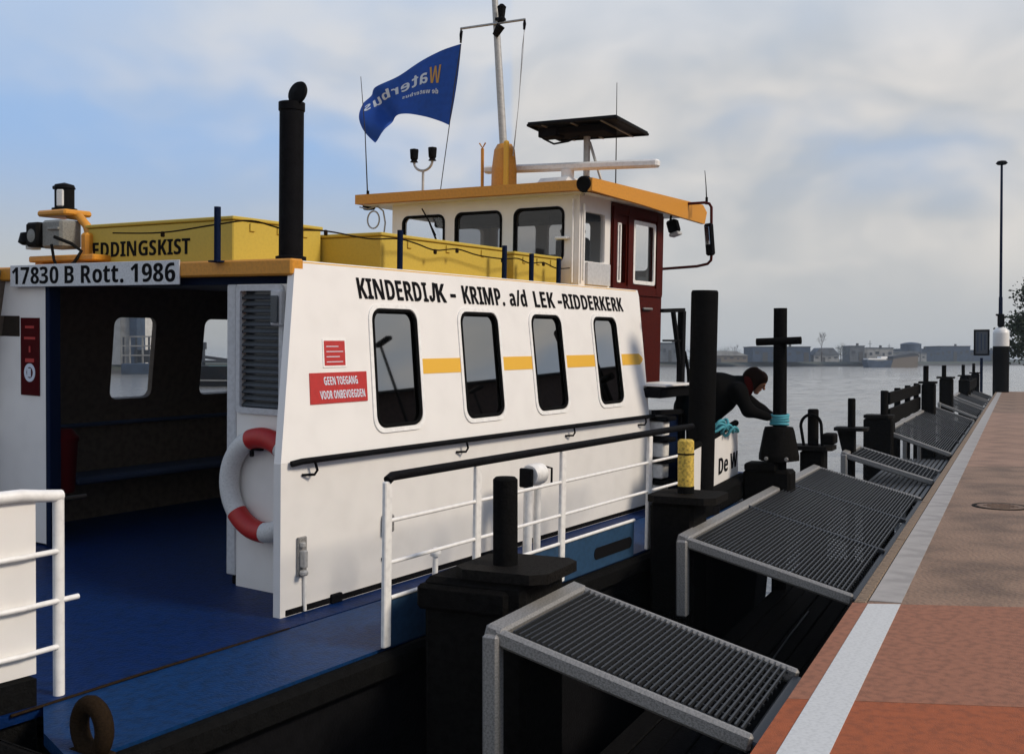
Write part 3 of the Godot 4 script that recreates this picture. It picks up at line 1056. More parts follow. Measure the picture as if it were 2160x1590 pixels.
func build_wheelhouse(f: Node3D) -> void:
	var l0 := 4.45
	var l1 := 6.33
	var fr := func(x: float, y: float, d: float) -> Vector3: return vb(l0 + d, x, y)
	var st := S()
	var fw := [[-2.64, -2.1, 2.6, 3.005], [-1.93, -1.37, 2.58, 3.012], [-1.19, -0.63, 2.5, 3.018]]
	var cx := [-2.8, -2.01, -1.28, -0.44]
	for i in 3:
		var w: Array = fw[i]
		holed(st, fr, cx[i], cx[i + 1], 2.23, 3.15, rrect(w[0], w[1], w[2], w[3], 0.07), 0.0, 0.05)
	var sd := func(x: float, y: float, d: float) -> Vector3: return vb(x, -0.44 - d, y)
	holed(st, sd, l0, 5.1, 2.23, 3.15, rrect(4.54, 4.98, 2.5, 2.99, 0.03), 0.0, 0.05)
	var ps := func(x: float, y: float, d: float) -> Vector3: return vb(x, -2.8 + d, y)
	holed(st, ps, l0, l1, 2.23, 3.15, rrect(4.6, 6.15, 2.52, 3.03, 0.05), 0.0, 0.05)
	var af := func(x: float, y: float, d: float) -> Vector3: return vb(l1 - d, x, y)
	holed(st, af, -2.75, -2.0, 2.23, 3.15, rrect(-2.66, -2.08, 2.5, 3.07, 0.05), 0.0, 0.05)
	holed(st, af, -2.0, -1.25, 2.23, 3.15, rrect(-1.92, -1.33, 2.5, 3.07, 0.05), 0.0, 0.05)
	holed(st, af, -1.25, -0.49, 2.23, 3.15, rrect(-1.17, -0.58, 2.5, 3.07, 0.05), 0.0, 0.05)
	var wh := part("wheelhouse", st, M.white, f)
	for w: Array in fw:
		st = S()
		rim(st, fr, rrect(w[0] + 0.006, w[1] - 0.006, w[2] + 0.006, w[3] - 0.006, 0.065), rrect(w[0] - 0.02, w[1] + 0.02, w[2] - 0.02, w[3] + 0.02, 0.085), -0.008, 0.02)
		part("window_seal", st, M.black_rubber, wh)
		st = S()
		extrude(st, rrect(w[0], w[1], w[2], w[3], 0.07), fr, 0.022, 0.028)
		part("window_pane", st, M.smoke_glass if w[0] > -2.5 else M.clear_glass, wh)
	st = S()
	extrude(st, rrect(4.54, 4.98, 2.5, 2.99, 0.03), sd, 0.022, 0.028)
	part("window_pane", st, M.clear_glass, wh)
	st = S()
	extrude(st, rect(4.58, 5.06, 2.27, 2.49), sd, -0.03, 0.0)
	part("side_plate", st, M.grey_trim, wh)
	st = S()
	tube(st, [sd.call(4.49, 3.05, -0.03), sd.call(4.49, 2.3, -0.03)], 0.012, 8)
	tube(st, [fr.call(-0.5, 3.1, -0.03), fr.call(-0.5, 2.28, -0.03)], 0.01, 8)
	box(st, fr.call(-0.62, 2.72, -0.03), Vector3(0.14, 0.03, 0.05), 0.008)
	part("drain_pipe", st, M.white_trim, wh)
	# wooden door section on the starboard side
	st = S()
	holed(st, sd, 5.1, 5.48, 2.2, 3.14, rrect(5.22, 5.44, 2.32, 2.94, 0.012), -0.01, 0.05)
	holed(st, sd, 5.48, 6.34, 2.2, 3.14, rrect(5.62, 6.12, 2.34, 2.98, 0.02), -0.01, 0.05)
	extrude(st, rect(5.45, 6.34, 1.2, 2.2), sd, -0.01, 0.05)
	var door := part("wheelhouse_door", st, M.wood_red, f)
	st = S()
	rim(st, sd, rrect(5.64, 6.1, 2.36, 2.96, 0.02), rrect(5.6, 6.14, 2.32, 3.0, 0.03), -0.022, -0.005)
	rim(st, sd, rrect(5.25, 5.285, 2.34, 2.92, 0.01), rrect(5.23, 5.31, 2.32, 2.94, 0.012), -0.022, -0.005)
	part("glazing_bead", st, M.white_trim, door)
	st = S()
	extrude(st, rrect(5.62, 6.12, 2.34, 2.98, 0.02), sd, 0.02, 0.026)
	part("door_pane", st, M.clear_glass, door)
	st = S()
	box(st, sd.call(5.95, 2.06, -0.03), Vector3(0.03, 0.025, 0.22), 0.008)
	part("handle", st, M.galvanised, door)
	for e: Array in [[5.12, 5.2, 2.22, 3.1], [5.46, 5.58, 2.22, 3.1], [6.16, 6.32, 2.22, 3.1], [5.12, 6.32, 3.03, 3.1], [5.2, 6.32, 2.2, 2.29]]:
		st = S()
		extrude(st, rect(e[0] + 0.002, e[1] - 0.002, e[2], e[3]), sd, -0.03 if e[1] - e[0] < 0.5 else -0.027, -0.01)
		part("frame_board", st, M.wood_red, door)
	# inside: seat, console and the dark lining of the ceiling
	st = S()
	box(st, vb(5.3, -1.0, 2.55), Vector3(0.4, 0.5, 0.1), 0.05)
	box(st, vb(5.15, -1.0, 2.3), Vector3(0.44, 0.1, 0.42), 0.04)
	lathe(st, [Vector2(0, -0.1), Vector2(0.12, -0.05), Vector2(0.14, 0.03), Vector2(0.09, 0.1), Vector2(0, 0.12)], Transform3D(Basis(), vb(5.3, -1.0, 2.85)), 12)
	part("helm_seat", st, M.seat_black, wh)
	st = S()
	box(st, vb(4.7, -1.7, 2.42), Vector3(1.9, 0.3, 0.35), 0.03)
	box(st, vb(5.4, -1.6, 3.1), Vector3(2.2, 0.05, 1.7), 0.0)
	box(st, vb(4.75, -1.6, 2.99), Vector3(1.5, 0.17, 0.3), 0.02)
	part("console", st, M.seat_black, wh)
	st = S()
	box(st, vb(6.2, -1.62, 2.66), Vector3(0.1, 0.32, 0.05), 0.01)
	part("paper_notice", st, M.sign_white, wh)
	# roof with a sloping starboard eave
	var pr := func(x: float, y: float, d: float) -> Vector3: return vb(d, x, y)
	st = S()
	extrude(st, PackedVector2Array([Vector2(-3.16, 3.16), Vector2(-3.16, 3.262), Vector2(-0.36, 3.25), Vector2(-0.2, 3.17), Vector2(-0.2, 3.135), Vector2(-0.42, 3.155)]), pr, 4.24, 6.95)
	var rf := part("wheelhouse_roof", st, M.orange, f)
	st = S()
	extrude(st, PackedVector2Array([Vector2(4.236, 3.14), Vector2(4.236, 3.262), Vector2(6.9, 3.285), Vector2(7.02, 3.21), Vector2(6.96, 3.07), Vector2(6.3, 3.085), Vector2(5.3, 3.12)]), func(x, y, d): return vb(x, -0.2 + d, y), 0.012, -0.03)
	part("eave", st, M.orange, rf)
	st = S()
	extrude(st, PackedVector2Array([Vector2(-3.1, 3.15), Vector2(-3.1, 3.158), Vector2(-0.4, 3.153), Vector2(-0.24, 3.131), Vector2(-0.24, 3.126), Vector2(-0.4, 3.145)]), pr, 4.3, 6.9)
	part("soffit", st, M.white, rf)
	# wiper on the port front window
	st = S()
	tube(st, [fr.call(-2.36, 3.09, -0.04), fr.call(-2.27, 2.95, -0.03), fr.call(-2.19, 2.8, -0.015)], 0.008, 6)
	beam(st, fr.call(-2.27, 2.94, -0.02), fr.call(-2.15, 2.68, -0.012), 0.018, 0.014)
	part("wiper", st, M.black_paint, wh)

# ==================================================================== things carried by the ferry
func chest(label: String, l0: float, l1: float, t0: float, t1: float, h: float) -> Node3D:
	var o := thing("roof_chest", label, "chest", on_boat(vb(l0, (t0 + t1) * 0.5, 2.238)), "yellow chests on the ferry roof")
	var w := t1 - t0
	var d := l1 - l0
	var st := S()
	box(st, Vector3(0, h * 0.5 - 0.015, -d * 0.5), Vector3(w, h - 0.03, d), 0.008)
	part("body", st, M.chest_yellow, o)
	st = S()
	box(st, Vector3(0, h - 0.014, -d * 0.5), Vector3(w + 0.024, 0.026, d + 0.024), 0.006)
	part("lid", st, M.chest_yellow, o)
	for k in 3:
		st = S()
		box(st, Vector3(w * 0.5 + 0.006, h - 0.07, -d * (0.2 + 0.3 * k)), Vector3(0.012, 0.06, 0.05), 0.003)
		part("hinge", st, M.chest_yellow, o)
	return o

func build_on_ferry() -> void:
	var c1 := chest("big yellow rescue chest lettered REDDINGSKIST behind the number board", 0.7, 1.62, -2.9, -1.2, 0.365)
	letters("REDDINGSKIST", 1.28, 0.118, M.ink, c1, Vector3(-0.89, 0.1, 0.002), Vector3(1, 0, 0), Vector3.UP)
	chest("long low yellow chest behind the route lettering on the cabin roof", 1.645, 3.36, -2.2, -0.6, 0.305)
	chest("short yellow chest against the front of the wheelhouse", 3.53, 4.36, -1.6, -0.6, 0.29)
	# festoon cable strung on five blue posts
	var tops := [[0.36, -0.98, 2.62], [1.69, -0.45, 2.555], [3.14, -0.45, 2.545], [3.59, -0.45, 2.505], [4.08, -0.45, 2.495]]
	var names := ["dark blue post standing before the lettered rescue chest", "dark blue post before the long yellow chest near its fore end", "dark blue post at the aft end of the long yellow chest", "dark blue post before the middle of the short yellow chest", "dark blue post at the wheelhouse corner of the short yellow chest"]
	for i in 5:
		var tp: Array = tops[i]
		var o := thing("cable_post", names[i], "post", on_boat(vb(tp[0], tp[1], 2.238)), "blue posts along the ferry roof")
		var st := S()
		tube(st, [Vector3.ZERO, Vector3(0, tp[2] - 2.238, 0)], 0.023, 10)
		part("post", st, M.navy_tube, o)
		st = S()
		box(st, Vector3(0, 0.008, 0), Vector3(0.09, 0.012, 0.09), 0.003)
		part("foot", st, M.navy_tube, o)
	var cable := thing("festoon_cable", "thin dark cable with lamp holders sagging along the yellow chests", "cable", BX)
	var way := [vb(0.5, -2.3, 2.5), vb(0.4, -1.6, 2.47), vb(0.36, -0.98, 2.5), vb(0.5, -0.8, 2.53), vb(0.75, -0.72, 2.49), vb(1.05, -0.62, 2.5), vb(1.4, -0.52, 2.47), vb(1.69, -0.47, 2.49), vb(1.95, -0.5, 2.475), vb(2.2, -0.5, 2.44), vb(2.5, -0.5, 2.47), vb(2.8, -0.5, 2.44), vb(3.14, -0.47, 2.43), vb(3.4, -0.48, 2.45), vb(3.59, -0.47, 2.42), vb(3.85, -0.48, 2.44), vb(4.08, -0.47, 2.4), vb(4.36, -0.47, 2.42)]
	var st := S()
	var fine := []
	for i in way.size() - 1:
		var p0: Vector3 = way[maxi(i - 1, 0)]
		var p3: Vector3 = way[mini(i + 2, way.size() - 1)]
		for k in 5:
			fine.append((way[i] as Vector3).cubic_interpolate(way[i + 1], p0, p3, k / 5.0))
	tube(st, fine, 0.006, 6)
	part("wire", st, M.rust, cable)
	for i in [1, 4, 5, 9, 10, 12, 15]:
		st = S()
		box(st, (way[i] as Vector3) + Vector3(0, -0.012, 0), Vector3(0.022, 0.04, 0.03), 0.006)
		part("lamp_holder", st, M.rust, cable)
	# exhaust funnel with its round flap
	var fu := thing("exhaust_funnel", "tall black exhaust pipe with round flap at the roof corner", "funnel", on_boat(vb(0.65, -0.57, 2.238)))
	st = S()
	lathe(st, [Vector2(0.105, 0), Vector2(0.105, 0.05), Vector2(0.083, 0.055), Vector2(0.083, 1.04), Vector2(0.09, 1.045), Vector2(0.09, 1.1), Vector2(0.07, 1.1), Vector2(0.07, 0.9)], Transform3D(), 24)
	part("pipe", st, M.black_paint, fu)
	st = S()
	lathe(st, [Vector2(0, -0.012), Vector2(0.078, -0.012), Vector2(0.085, 0.0), Vector2(0.078, 0.012), Vector2(0, 0.03)], Transform3D(Basis(Vector3.RIGHT, 1.35), Vector3(0.055, 1.16, 0)), 22)
	part("flap", st, M.black_paint, fu)
	st = S()
	box(st, Vector3(0.06, 1.09, 0.0), Vector3(0.05, 0.06, 0.04), 0.006)
	part("hinge", st, M.black_paint, fu)
	# lantern, searchlight and horn on their orange stand over the number board
	var ln := thing("bow_light_stand", "orange stand with black lantern and grey searchlight over the number board", "navigation light", on_boat(vb(0.72, -3.17, 2.238)))
	st = S()
	box(st, Vector3(0.14, 0.09, 0.03), Vector3(0.86, 0.05, 0.3), 0.01)
	box(st, Vector3(-0.2, 0.04, 0.05), Vector3(0.1, 0.08, 0.2), 0.01)
	tube(st, [Vector3(0.34, 0.1, 0.0), Vector3(0.3, 0.22, 0.0), Vector3(0.24, 0.36, 0.0), Vector3(0.14, 0.44, 0), Vector3(0.0, 0.46, 0)], 0.035, 12)
	box(st, Vector3(-0.06, 0.47, 0.0), Vector3(0.38, 0.05, 0.26), 0.015)
	box(st, Vector3(0.3, 0.2, 0.02), Vector3(0.09, 0.2, 0.12), 0.02)
	part("stand", st, M.orange, ln)
	st = S()
	lathe(st, [Vector2(0, 0.49), Vector2(0.1, 0.49), Vector2(0.1, 0.515), Vector2(0.078, 0.52), Vector2(0.078, 0.675), Vector2(0.088, 0.68), Vector2(0.075, 0.71), Vector2(0, 0.73)], Transform3D(Basis(), Vector3(-0.06, 0, 0)), 22)
	box(st, Vector3(-0.14, 0.69, 0.02), Vector3(0.05, 0.03, 0.05), 0.006)
	part("lantern", st, M.black_paint, ln)
	st = S()
	box(st, Vector3(-0.025, 0.595, 0.062), Vector3(0.06, 0.14, 0.03), 0.01, Basis(Vector3.UP, 0.5))
	part("lantern_glass", st, M.sign_white, ln)
	st = S()
	box(st, Vector3(0.02, 0.29, 0.08), Vector3(0.26, 0.23, 0.2), 0.02)
	box(st, Vector3(0.07, 0.33, 0.19), Vector3(0.14, 0.02, 0.02), 0.004)
	part("searchlight", st, M.lamp_grey, ln)
	st = S()
	box(st, Vector3(-0.19, 0.29, 0.12), Vector3(0.17, 0.2, 0.2), 0.02)
	part("junction_box", st, M.plate_dark, ln)
	st = S()
	tube(st, [Vector3(0.1, 0.26, 0.2), Vector3(0.3, 0.2, 0.18), Vector3(0.42, 0.14, 0.18), Vector3(0.36, 0.05, 0.2), Vector3(0.28, -0.02, 0.24)], 0.014, 8)
	tube(st, [Vector3(0.06, 0.2, 0.2), Vector3(0.12, 0.08, 0.22), Vector3(0.2, 0.0, 0.24), Vector3(0.4, 0.015, 0.2)], 0.012, 8)
	part("lamp_cable", st, M.plate_dark, ln)
	st = S()
	lathe(st, [Vector2(0, 0), Vector2(0.05, 0.005), Vector2(0.055, 0.02), Vector2(0, 0.026)], Transform3D(Basis(Vector3.RIGHT, PI / 2), Vector3(-0.19, 0.28, 0.2)), 14)
	part("searchlight_lens", st, M.lamp_grey, ln)
	st = S()
	lathe(st, [Vector2(0, 0.12), Vector2(0.1, 0.1), Vector2(0.12, 0.02), Vector2(0.09, 0.0), Vector2(0.06, 0.0)], Transform3D(Basis(), Vector3(-0.42, 0.22, 0.05)), 18)
	box(st, Vector3(-0.32, 0.32, 0.05), Vector3(0.16, 0.03, 0.05), 0.006)
	part("hooded_lamp", st, M.black_paint, ln)
	st = S()
	lathe(st, [Vector2(0, -0.04), Vector2(0.06, -0.035), Vector2(0.06, 0.0)], Transform3D(Basis(), Vector3(-0.42, 0.22, 0.05)), 16)
	part("lamp_glass", st, M.sign_white, ln)
	# life ring on the portal panel
	var rg := thing("life_ring", "white life ring with red bands hanging on the portal panel", "life ring", on_boat(vb(0.36, -0.535, 0.74)))
	var ring := []
	for k in 48:
		ring.append(Vector3(cos(TAU * k / 48) * 0.318, sin(TAU * k / 48) * 0.318, 0))
	st = S()
	tube(st, ring, 0.068, 18, true)
	part("ring", st, M.ring_white, rg)
	for c: float in [PI / 2 - 0.1, -PI * 0.5 - 0.4, -0.1]:
		st = S()
		var arc := []
		for k in 13:
			var a := c - 0.46 + 0.92 * k / 12.0
			arc.append(Vector3(cos(a) * 0.318, sin(a) * 0.318, 0))
		tube(st, arc, 0.0705, 18)
		part("red_band", st, M.red, rg)
	st = S()
	box(st, Vector3(-0.05, 0.24, 0.0), Vector3(0.1, 0.02, 0.04), 0.006)
	box(st, Vector3(-0.1, 0.21, 0.0), Vector3(0.025, 0.05, 0.03), 0.006)
	part("hook", st, M.black_paint, rg)
	# red bin hung inside the opening
	var bn := thing("red_bin", "dark red bin hanging inside the cabin opening on the left", "bin", on_boat(vb(0.6, -3.1, 0.42)))
	st = S()
	lathe(st, [Vector2(0, 0), Vector2(0.1, 0), Vector2(0.125, 0.42), Vector2(0.12, 0.42), Vector2(0.11, 0.4)], Transform3D(), 20)
	part("bucket", st, M.dark_red, bn)
	st = S()
	lathe(st, [Vector2(0.135, 0.42), Vector2(0.135, 0.45), Vector2(0.08, 0.52), Vector2(0, 0.53)], Transform3D(), 20)
	part("lid", st, M.dark_red, bn)
	# rusty mooring eye on the fore side deck
	var ey := thing("mooring_eye", "rusty ring shaped mooring eye on the blue fore deck", "mooring eye", on_boat(vb(-1.93, 0.84, -0.02)))
	st = S()
	ring = []
	for k in 24:
		ring.append(Vector3(cos(TAU * k / 24) * 0.085, 0.115 + sin(TAU * k / 24) * 0.1, 0))
	tube(st, ring, 0.04, 12, true)
	part("ring", st, M.rust, ey)
	st = S()
	box(st, Vector3(0, 0.01, 0), Vector3(0.2, 0.02, 0.1), 0.008)
	part("foot", st, M.rust, ey)
	# black spud pile through the after side deck
	var sp := thing("spud_pile", "tall thick black pile standing beside the bending deckhand", "pile", on_boat(vb(5.3, 0.53, -2.2)))
	st = S()
	lathe(st, [Vector2(0, 0), Vector2(0.135, 0), Vector2(0.135, 4.41), Vector2(0.125, 4.43), Vector2(0, 4.43)], Transform3D(), 22)
	part("pile", st, M.black_rubber, sp)
	st = S()
	lathe(st, [Vector2(0.15, 2.2), Vector2(0.2, 2.2), Vector2(0.2, 2.28), Vector2(0.15, 2.28)], Transform3D(), 22)
	part("collar", st, M.black_paint, sp)
	# heap of aqua mooring line on the stern bulwark
	var rp := thing("rope_heap", "heap of aqua mooring rope on the stern bulwark under the deckhand", "rope", on_boat(vb(5.82, 0.54, 0.765)))
	var rng := RandomNumberGenerator.new()
	rng.seed = 31
	for k in 5:
		st = S()
		ring = []
		var ph := rng.randf() * TAU
		var c := Vector3(rng.randf_range(-0.04, 0.04), 0.02 + k * 0.022, rng.randf_range(-0.16, 0.16))
		for j in 26:
			var a := TAU * j / 26
			ring.append(c + Vector3(cos(a) * 0.07, 0.03 * sin(2 * a + ph) + 0.02 * sin(3 * a), sin(a) * (0.14 + 0.03 * sin(a * 2 + ph))))
		tube(st, ring, 0.016, 8, true)
		part("rope_loop", st, M.rope_aqua, rp)

# ==================================================================== signs
func build_signs() -> void:
	var right := Vector3(0, 0, -1)
	var up := (wall_pt(0, 2.0, 0) - wall_pt(0, 1.5, 0))
	up = Vector3(up.x, up.y, 0).normalized()
	var a := thing("red_sign", "small square red sign above the wider red sign on the cabin side", "sign", BX, "red signs on the ferry")
	var st := S()
	extrude(st, rect(0.42, 0.625, 1.55, 1.715), wall_pt, -0.006, 0.0)
	part("plate", st, M.red, a)
	st = S()
	rim(st, wall_pt, rect(0.42, 0.625, 1.55, 1.715), rect(0.408, 0.637, 1.538, 1.727), -0.005, 0.0)
	part("edge", st, M.white_trim, a)
	for k in 4:
		st = S()
		extrude(st, rect(0.44, [0.6, 0.57, 0.605, 0.56][k], 1.572 + k * 0.034, 1.577 + k * 0.034), wall_pt, -0.0075, -0.006)
		part("print", st, M.flag_white, a)
	var b := thing("red_sign", "wide red sign with two lines of white letters on the cabin side", "sign", BX, "red signs on the ferry")
	st = S()
	extrude(st, rect(0.275, 0.835, 1.305, 1.505), wall_pt, -0.006, 0.0)
	part("plate", st, M.red, b)
	letters("GEEN TOEGANG", 0.33, 0.055, M.flag_white, b, wall_pt(0.41, 1.425, 0.0) + Vector3(0.007, 0, 0), right, up)
	letters("VOOR ONBEVOEGDEN", 0.44, 0.055, M.flag_white, b, wall_pt(0.37, 1.335, 0.0) + Vector3(0.007, 0, 0), right, up)
	var c := thing("red_sign", "tall narrow dark red sign with a round emblem on the portal panel", "sign", BX, "red signs on the ferry")
	st = S()
	box(st, vb(0.425, -3.26, 1.53), Vector3(0.255, 0.63, 0.008), 0.002)
	part("plate", st, M.dark_red, c)
	for k in 4:
		st = S()
		box(st, vb(0.42, -3.26, 1.77 - k * 0.09), Vector3([0.12, 0.15, 0.02, 0.12][k], [0.02, 0.02, 0.05, 0.03][k], 0.003), 0.0)
		part("print", st, M.red, c)
	st = S()
	lathe(st, [Vector2(0.045, 0), Vector2(0.075, 0), Vector2(0.075, 0.003), Vector2(0.045, 0.003)], Transform3D(Basis(Vector3.RIGHT, PI / 2), vb(0.421, -3.26, 1.4)), 24)
	box(st, vb(0.42, -3.27, 1.4), Vector3(0.05, 0.07, 0.003), 0.0)
	part("emblem", st, M.flag_white, c)
	var n := thing("number_board", "white number board reading 17830 B Rott. 1986 on the orange roof edge", "sign", on_boat(vb(0.375, -2.415, 2.095)))
	st = S()
	box(st, Vector3(0, 0.085, 0), Vector3(2.06, 0.175, 0.012), 0.003)
	part("board", st, M.sign_white, n)
	letters("17830 B Rott. 1986", 1.99, 0.135, M.ink, n, Vector3(-1.0, 0.02, 0.0062), Vector3(1, 0, 0), Vector3.UP)

# ==================================================================== gear on the wheelhouse roof
func build_wheelhouse_gear() -> void:
	var l := 5.0
	var ma := thing("signal_mast", "grey signal mast with crossbar on an orange tapered foot", "mast", on_boat(vb(l, -1.7, 3.25)))
	var st := S()
	lathe(st, [Vector2(0.15, 0), Vector2(0.145, 0.3), Vector2(0.12, 0.5), Vector2(0.085, 0.56), Vector2(0, 0.58)], Transform3D(Basis.from_scale(Vector3(1, 1, 0.8)), Vector3.ZERO), 20)
	part("foot", st, M.orange, ma)
	st = S()
	box(st, Vector3(0.09, 0.3, 0.1), Vector3(0.06, 0.56, 0.05), 0.015)
	part("foot_rib", st, M.ochre, ma)
	st = S()
	tube(st, [Vector3(-0.01, 0.5, 0), Vector3(-0.08, 1.3, 0), Vector3(-0.16, 2.2, 0), Vector3(-0.2, 2.75, 0)], [0.042, 0.04, 0.034, 0.03], 14)
	var mast := part("mast_tube", st, M.pipe_grey, ma)
	st = S()
	tube(st, [Vector3(-0.57, 1.865, 0.05), Vector3(0.27, 1.845, 0.05)], 0.014, 8)
	part("crossbar", st, M.pipe_grey, ma)
	st = S()
	for x in [-0.565, 0.265]:
		tube(st, [Vector3(x, 1.855, 0.05), Vector3(x, 1.8, 0.05), Vector3(x - 0.004, 1.74, 0.05)], [0.008, 0.018, 0.012], 8)
	part("block", st, M.black_paint, ma)
	st = S()
	lathe(st, [Vector2(0, 0), Vector2(0.045, 0), Vector2(0.05, 0.03), Vector2(0.035, 0.05), Vector2(0.045, 0.14), Vector2(0.05, 0.16), Vector2(0.02, 0.19), Vector2(0, 0.19)], Transform3D(Basis(), Vector3(-0.03, 1.86, 0.05)), 16)
	box(st, Vector3(-0.07, 1.9, 0.05), Vector3(0.08, 0.03, 0.03), 0.004)
	var ml := part("mast_lamp", st, M.black_paint, ma)
	st = S()
	lathe(st, [Vector2(0, 0), Vector2(0.05, 0.0), Vector2(0.035, 0.12), Vector2(0.0, 0.13)], Transform3D(Basis(Vector3.BACK, 2.5), Vector3(-0.03, 1.82, 0.06)), 16)
	part("floodlight", st, M.plate_dark, ma)
	st = S()
	tube(st, [Vector3(0.262, 1.75, 0.05), Vector3(0.25, 1.5, 0.05), Vector3(0.2, 0.9, 0.05), Vector3(0.14, 0.42, 0.05)], 0.0035, 5)
	tube(st, [Vector3(0.266, 1.75, 0.05), Vector3(0.24, 1.55, 0.05), Vector3(0.21, 1.0, 0.05), Vector3(0.15, 0.42, 0.05)], 0.0035, 5)
	part("halyard", st, M.pipe_grey, mast)
	# flag blown to the left, its lettering seen mirrored from behind
	var fl := thing("flag", "dark blue company flag blowing from the left end of the crossbar", "flag", on_boat(vb(5.0, 0, 0)))
	var top := [Vector2(-2.295, 4.966), Vector2(-2.55, 4.925), Vector2(-2.776, 4.87), Vector2(-3.152, 4.754), Vector2(-3.434, 4.634), Vector2(-3.64, 4.53), Vector2(-3.796, 4.446)]
	var bot := [Vector2(-2.444, 4.084), Vector2(-2.6, 4.15), Vector2(-2.8, 4.215), Vector2(-3.05, 4.265), Vector2(-3.29, 4.255), Vector2(-3.34, 4.08), Vector2(-3.42, 3.95)]
	var surf := func(a: float, v: float) -> Vector3:
		var p := spline(top, a).lerp(spline(bot, a), v)
		var sag := 0.06 * sin(v * PI) * (a - 0.3)
		p += Vector2(-sag, 0.0)
		var z := 0.075 * a * sin(a * 10.0 - v * 2.4) + 0.03 * sin(a * 21.0 + v * 3.0) * a + 0.12 * smoothstep(0.7, 0.82, a) * sin((v - 0.2) * 3.0)
		return Vector3(p.x, p.y, z)
	st = S()
	var na := 48
	var nv := 24
	for side in 2:
		var off := Vector3(0, 0, 0.0015 if side == 0 else -0.0015)
		for i in na:
			for j in nv:
				var q := []
				for e: Array in [[i, j], [i + 1, j], [i + 1, j + 1], [i, j + 1]]:
					var a := float(e[0]) / na
					var v := float(e[1]) / nv
					var p: Vector3 = surf.call(a, v)
					var n: Vector3 = ((surf.call(a + 0.01, v) as Vector3) - (surf.call(a - 0.01, v) as Vector3)).cross((surf.call(a, v + 0.01) as Vector3) - (surf.call(a, v - 0.01) as Vector3)).normalized()
					if n.z < 0:
						n = -n
					q.append([p + off, n if side == 0 else -n])
				smooth_quad(st, q[0], q[1], q[2], q[3])
	part("cloth", st, M.flag_blue, fl)
	flag_print("W", 0.17, 0.29, 0.2, 0.46, surf, M.flag_gold, fl)
	flag_print("aterbus", 0.3, 0.86, 0.19, 0.45, surf, M.flag_white, fl)
	flag_print("de waterbus", 0.19, 0.52, 0.54, 0.62, surf, M.flag_white, fl)
	st = S()
	tube(st, [Vector3(-2.275, 5.1, 0.02), Vector3(-2.285, 5.02, 0.02), Vector3(-2.297, 4.97, 0.01)], 0.012, 8)
	tube(st, [Vector3(-2.3, 4.96, 0.0), Vector3(-2.37, 4.5, 0.02), Vector3(-2.446, 4.08, 0.0), Vector3(-2.5, 3.6, 0.03), Vector3(-2.53, 3.3, 0.05)], 0.005, 6)
	part("flag_line", st, M.rope_dark, fl)
	# pair of black deck lamps on a forked pole
	var dl := thing("twin_deck_lamp", "pair of black lamps on a forked pole on the wheelhouse roof", "lamp", on_boat(vb(4.55, -2.46, 3.25)))
	st = S()
	tube(st, [Vector3(0, 0, 0), Vector3(0, 0.28, 0)], 0.014, 8)
	var u := []
	for k in 13:
		var a := PI + PI * k / 12.0
		u.append(Vector3(cos(a) * 0.125, 0.37 + sin(a) * 0.1, 0))
	tube(st, u, 0.014, 8)
	part("forked_pole", st, M.pipe_grey, dl)
	for x in [-0.125, 0.125]:
		st = S()
		lathe(st, [Vector2(0.0, 0.37), Vector2(0.045, 0.37), Vector2(0.03, 0.39), Vector2(0.042, 0.41), Vector2(0.048, 0.5), Vector2(0.046, 0.51), Vector2(0, 0.52)], Transform3D(Basis(), Vector3(x, 0, 0)), 16)
		part("deck_lamp", st, M.black_paint, dl)
	# orange stub pole
	var sb := thing("stub_pole", "short orange pole with forked tip beside the mast foot", "pole", on_boat(vb(5.0, -1.985, 3.25)))
	st = S()
	tube(st, [Vector3.ZERO, Vector3(-0.005, 0.54, 0)], 0.018, 8)
	part("pole", st, M.orange, sb)
	st = S()
	tube(st, [Vector3(-0.045, 0.6, 0), Vector3(-0.005, 0.545, 0), Vector3(0.035, 0.6, 0)], 0.008, 6)
	part("fork", st, M.orange, sb)
	# radar
	var ra := thing("radar_scanner", "white radar scanner bar turning above the wheelhouse roof", "radar", on_boat(vb(5.2, -1.02, 3.25)))
	st = S()
	box(st, Vector3(0, 0.3, 0), Vector3(2.13, 0.082, 0.1), 0.02, Basis(Vector3.BACK, -0.035))
	part("scanner_bar", st, M.white_trim, ra)
	st = S()
	cyl(st, Vector3(0, 0.16, 0), 0.07, 0.11, 16)
	box(st, Vector3(-0.1, 0.1, 0), Vector3(0.42, 0.16, 0.3), 0.04)
	part("turning_unit", st, M.white_trim, ra)
	st = S()
	for x in [-0.25, 0.1]:
		box(st, Vector3(x, 0.02, 0), Vector3(0.05, 0.06, 0.2), 0.005)
	part("foot", st, M.grey_trim, ra)
	# solar panel seen from below on its post
	var so := thing("solar_panel", "tilted solar panel seen from below on a grey post", "solar panel", on_boat(vb(5.4, -0.9, 3.25)))
	var c4 := [Vector3(-0.45, 0.73, 0.49), Vector3(0.54, 0.735, 0.38), Vector3(0.44, 0.725, -0.57), Vector3(-0.57, 0.72, -0.4)]
	st = S()
	var nrm: Vector3 = ((c4[1] as Vector3) - (c4[0] as Vector3)).cross((c4[3] as Vector3) - (c4[0] as Vector3)).normalized()
	if nrm.y < 0:
		nrm = -nrm
	quad(st, c4[0], c4[1], c4[2], c4[3], -nrm)
	for k in 4:
		var p: Vector3 = c4[k]
		var q: Vector3 = c4[(k + 1) % 4]
		quad(st, p, q, q + nrm * 0.02, p + nrm * 0.02, (p + q) * 0.5 - Vector3(0, 0.73, 0.18))
	var sp := part("panel", st, M.solar_back, so)
	st = S()
	quad(st, c4[0] + nrm * 0.021, c4[1] + nrm * 0.021, c4[2] + nrm * 0.021, c4[3] + nrm * 0.021, nrm)
	part("cells", st, M.solar_front, sp)
	st = S()
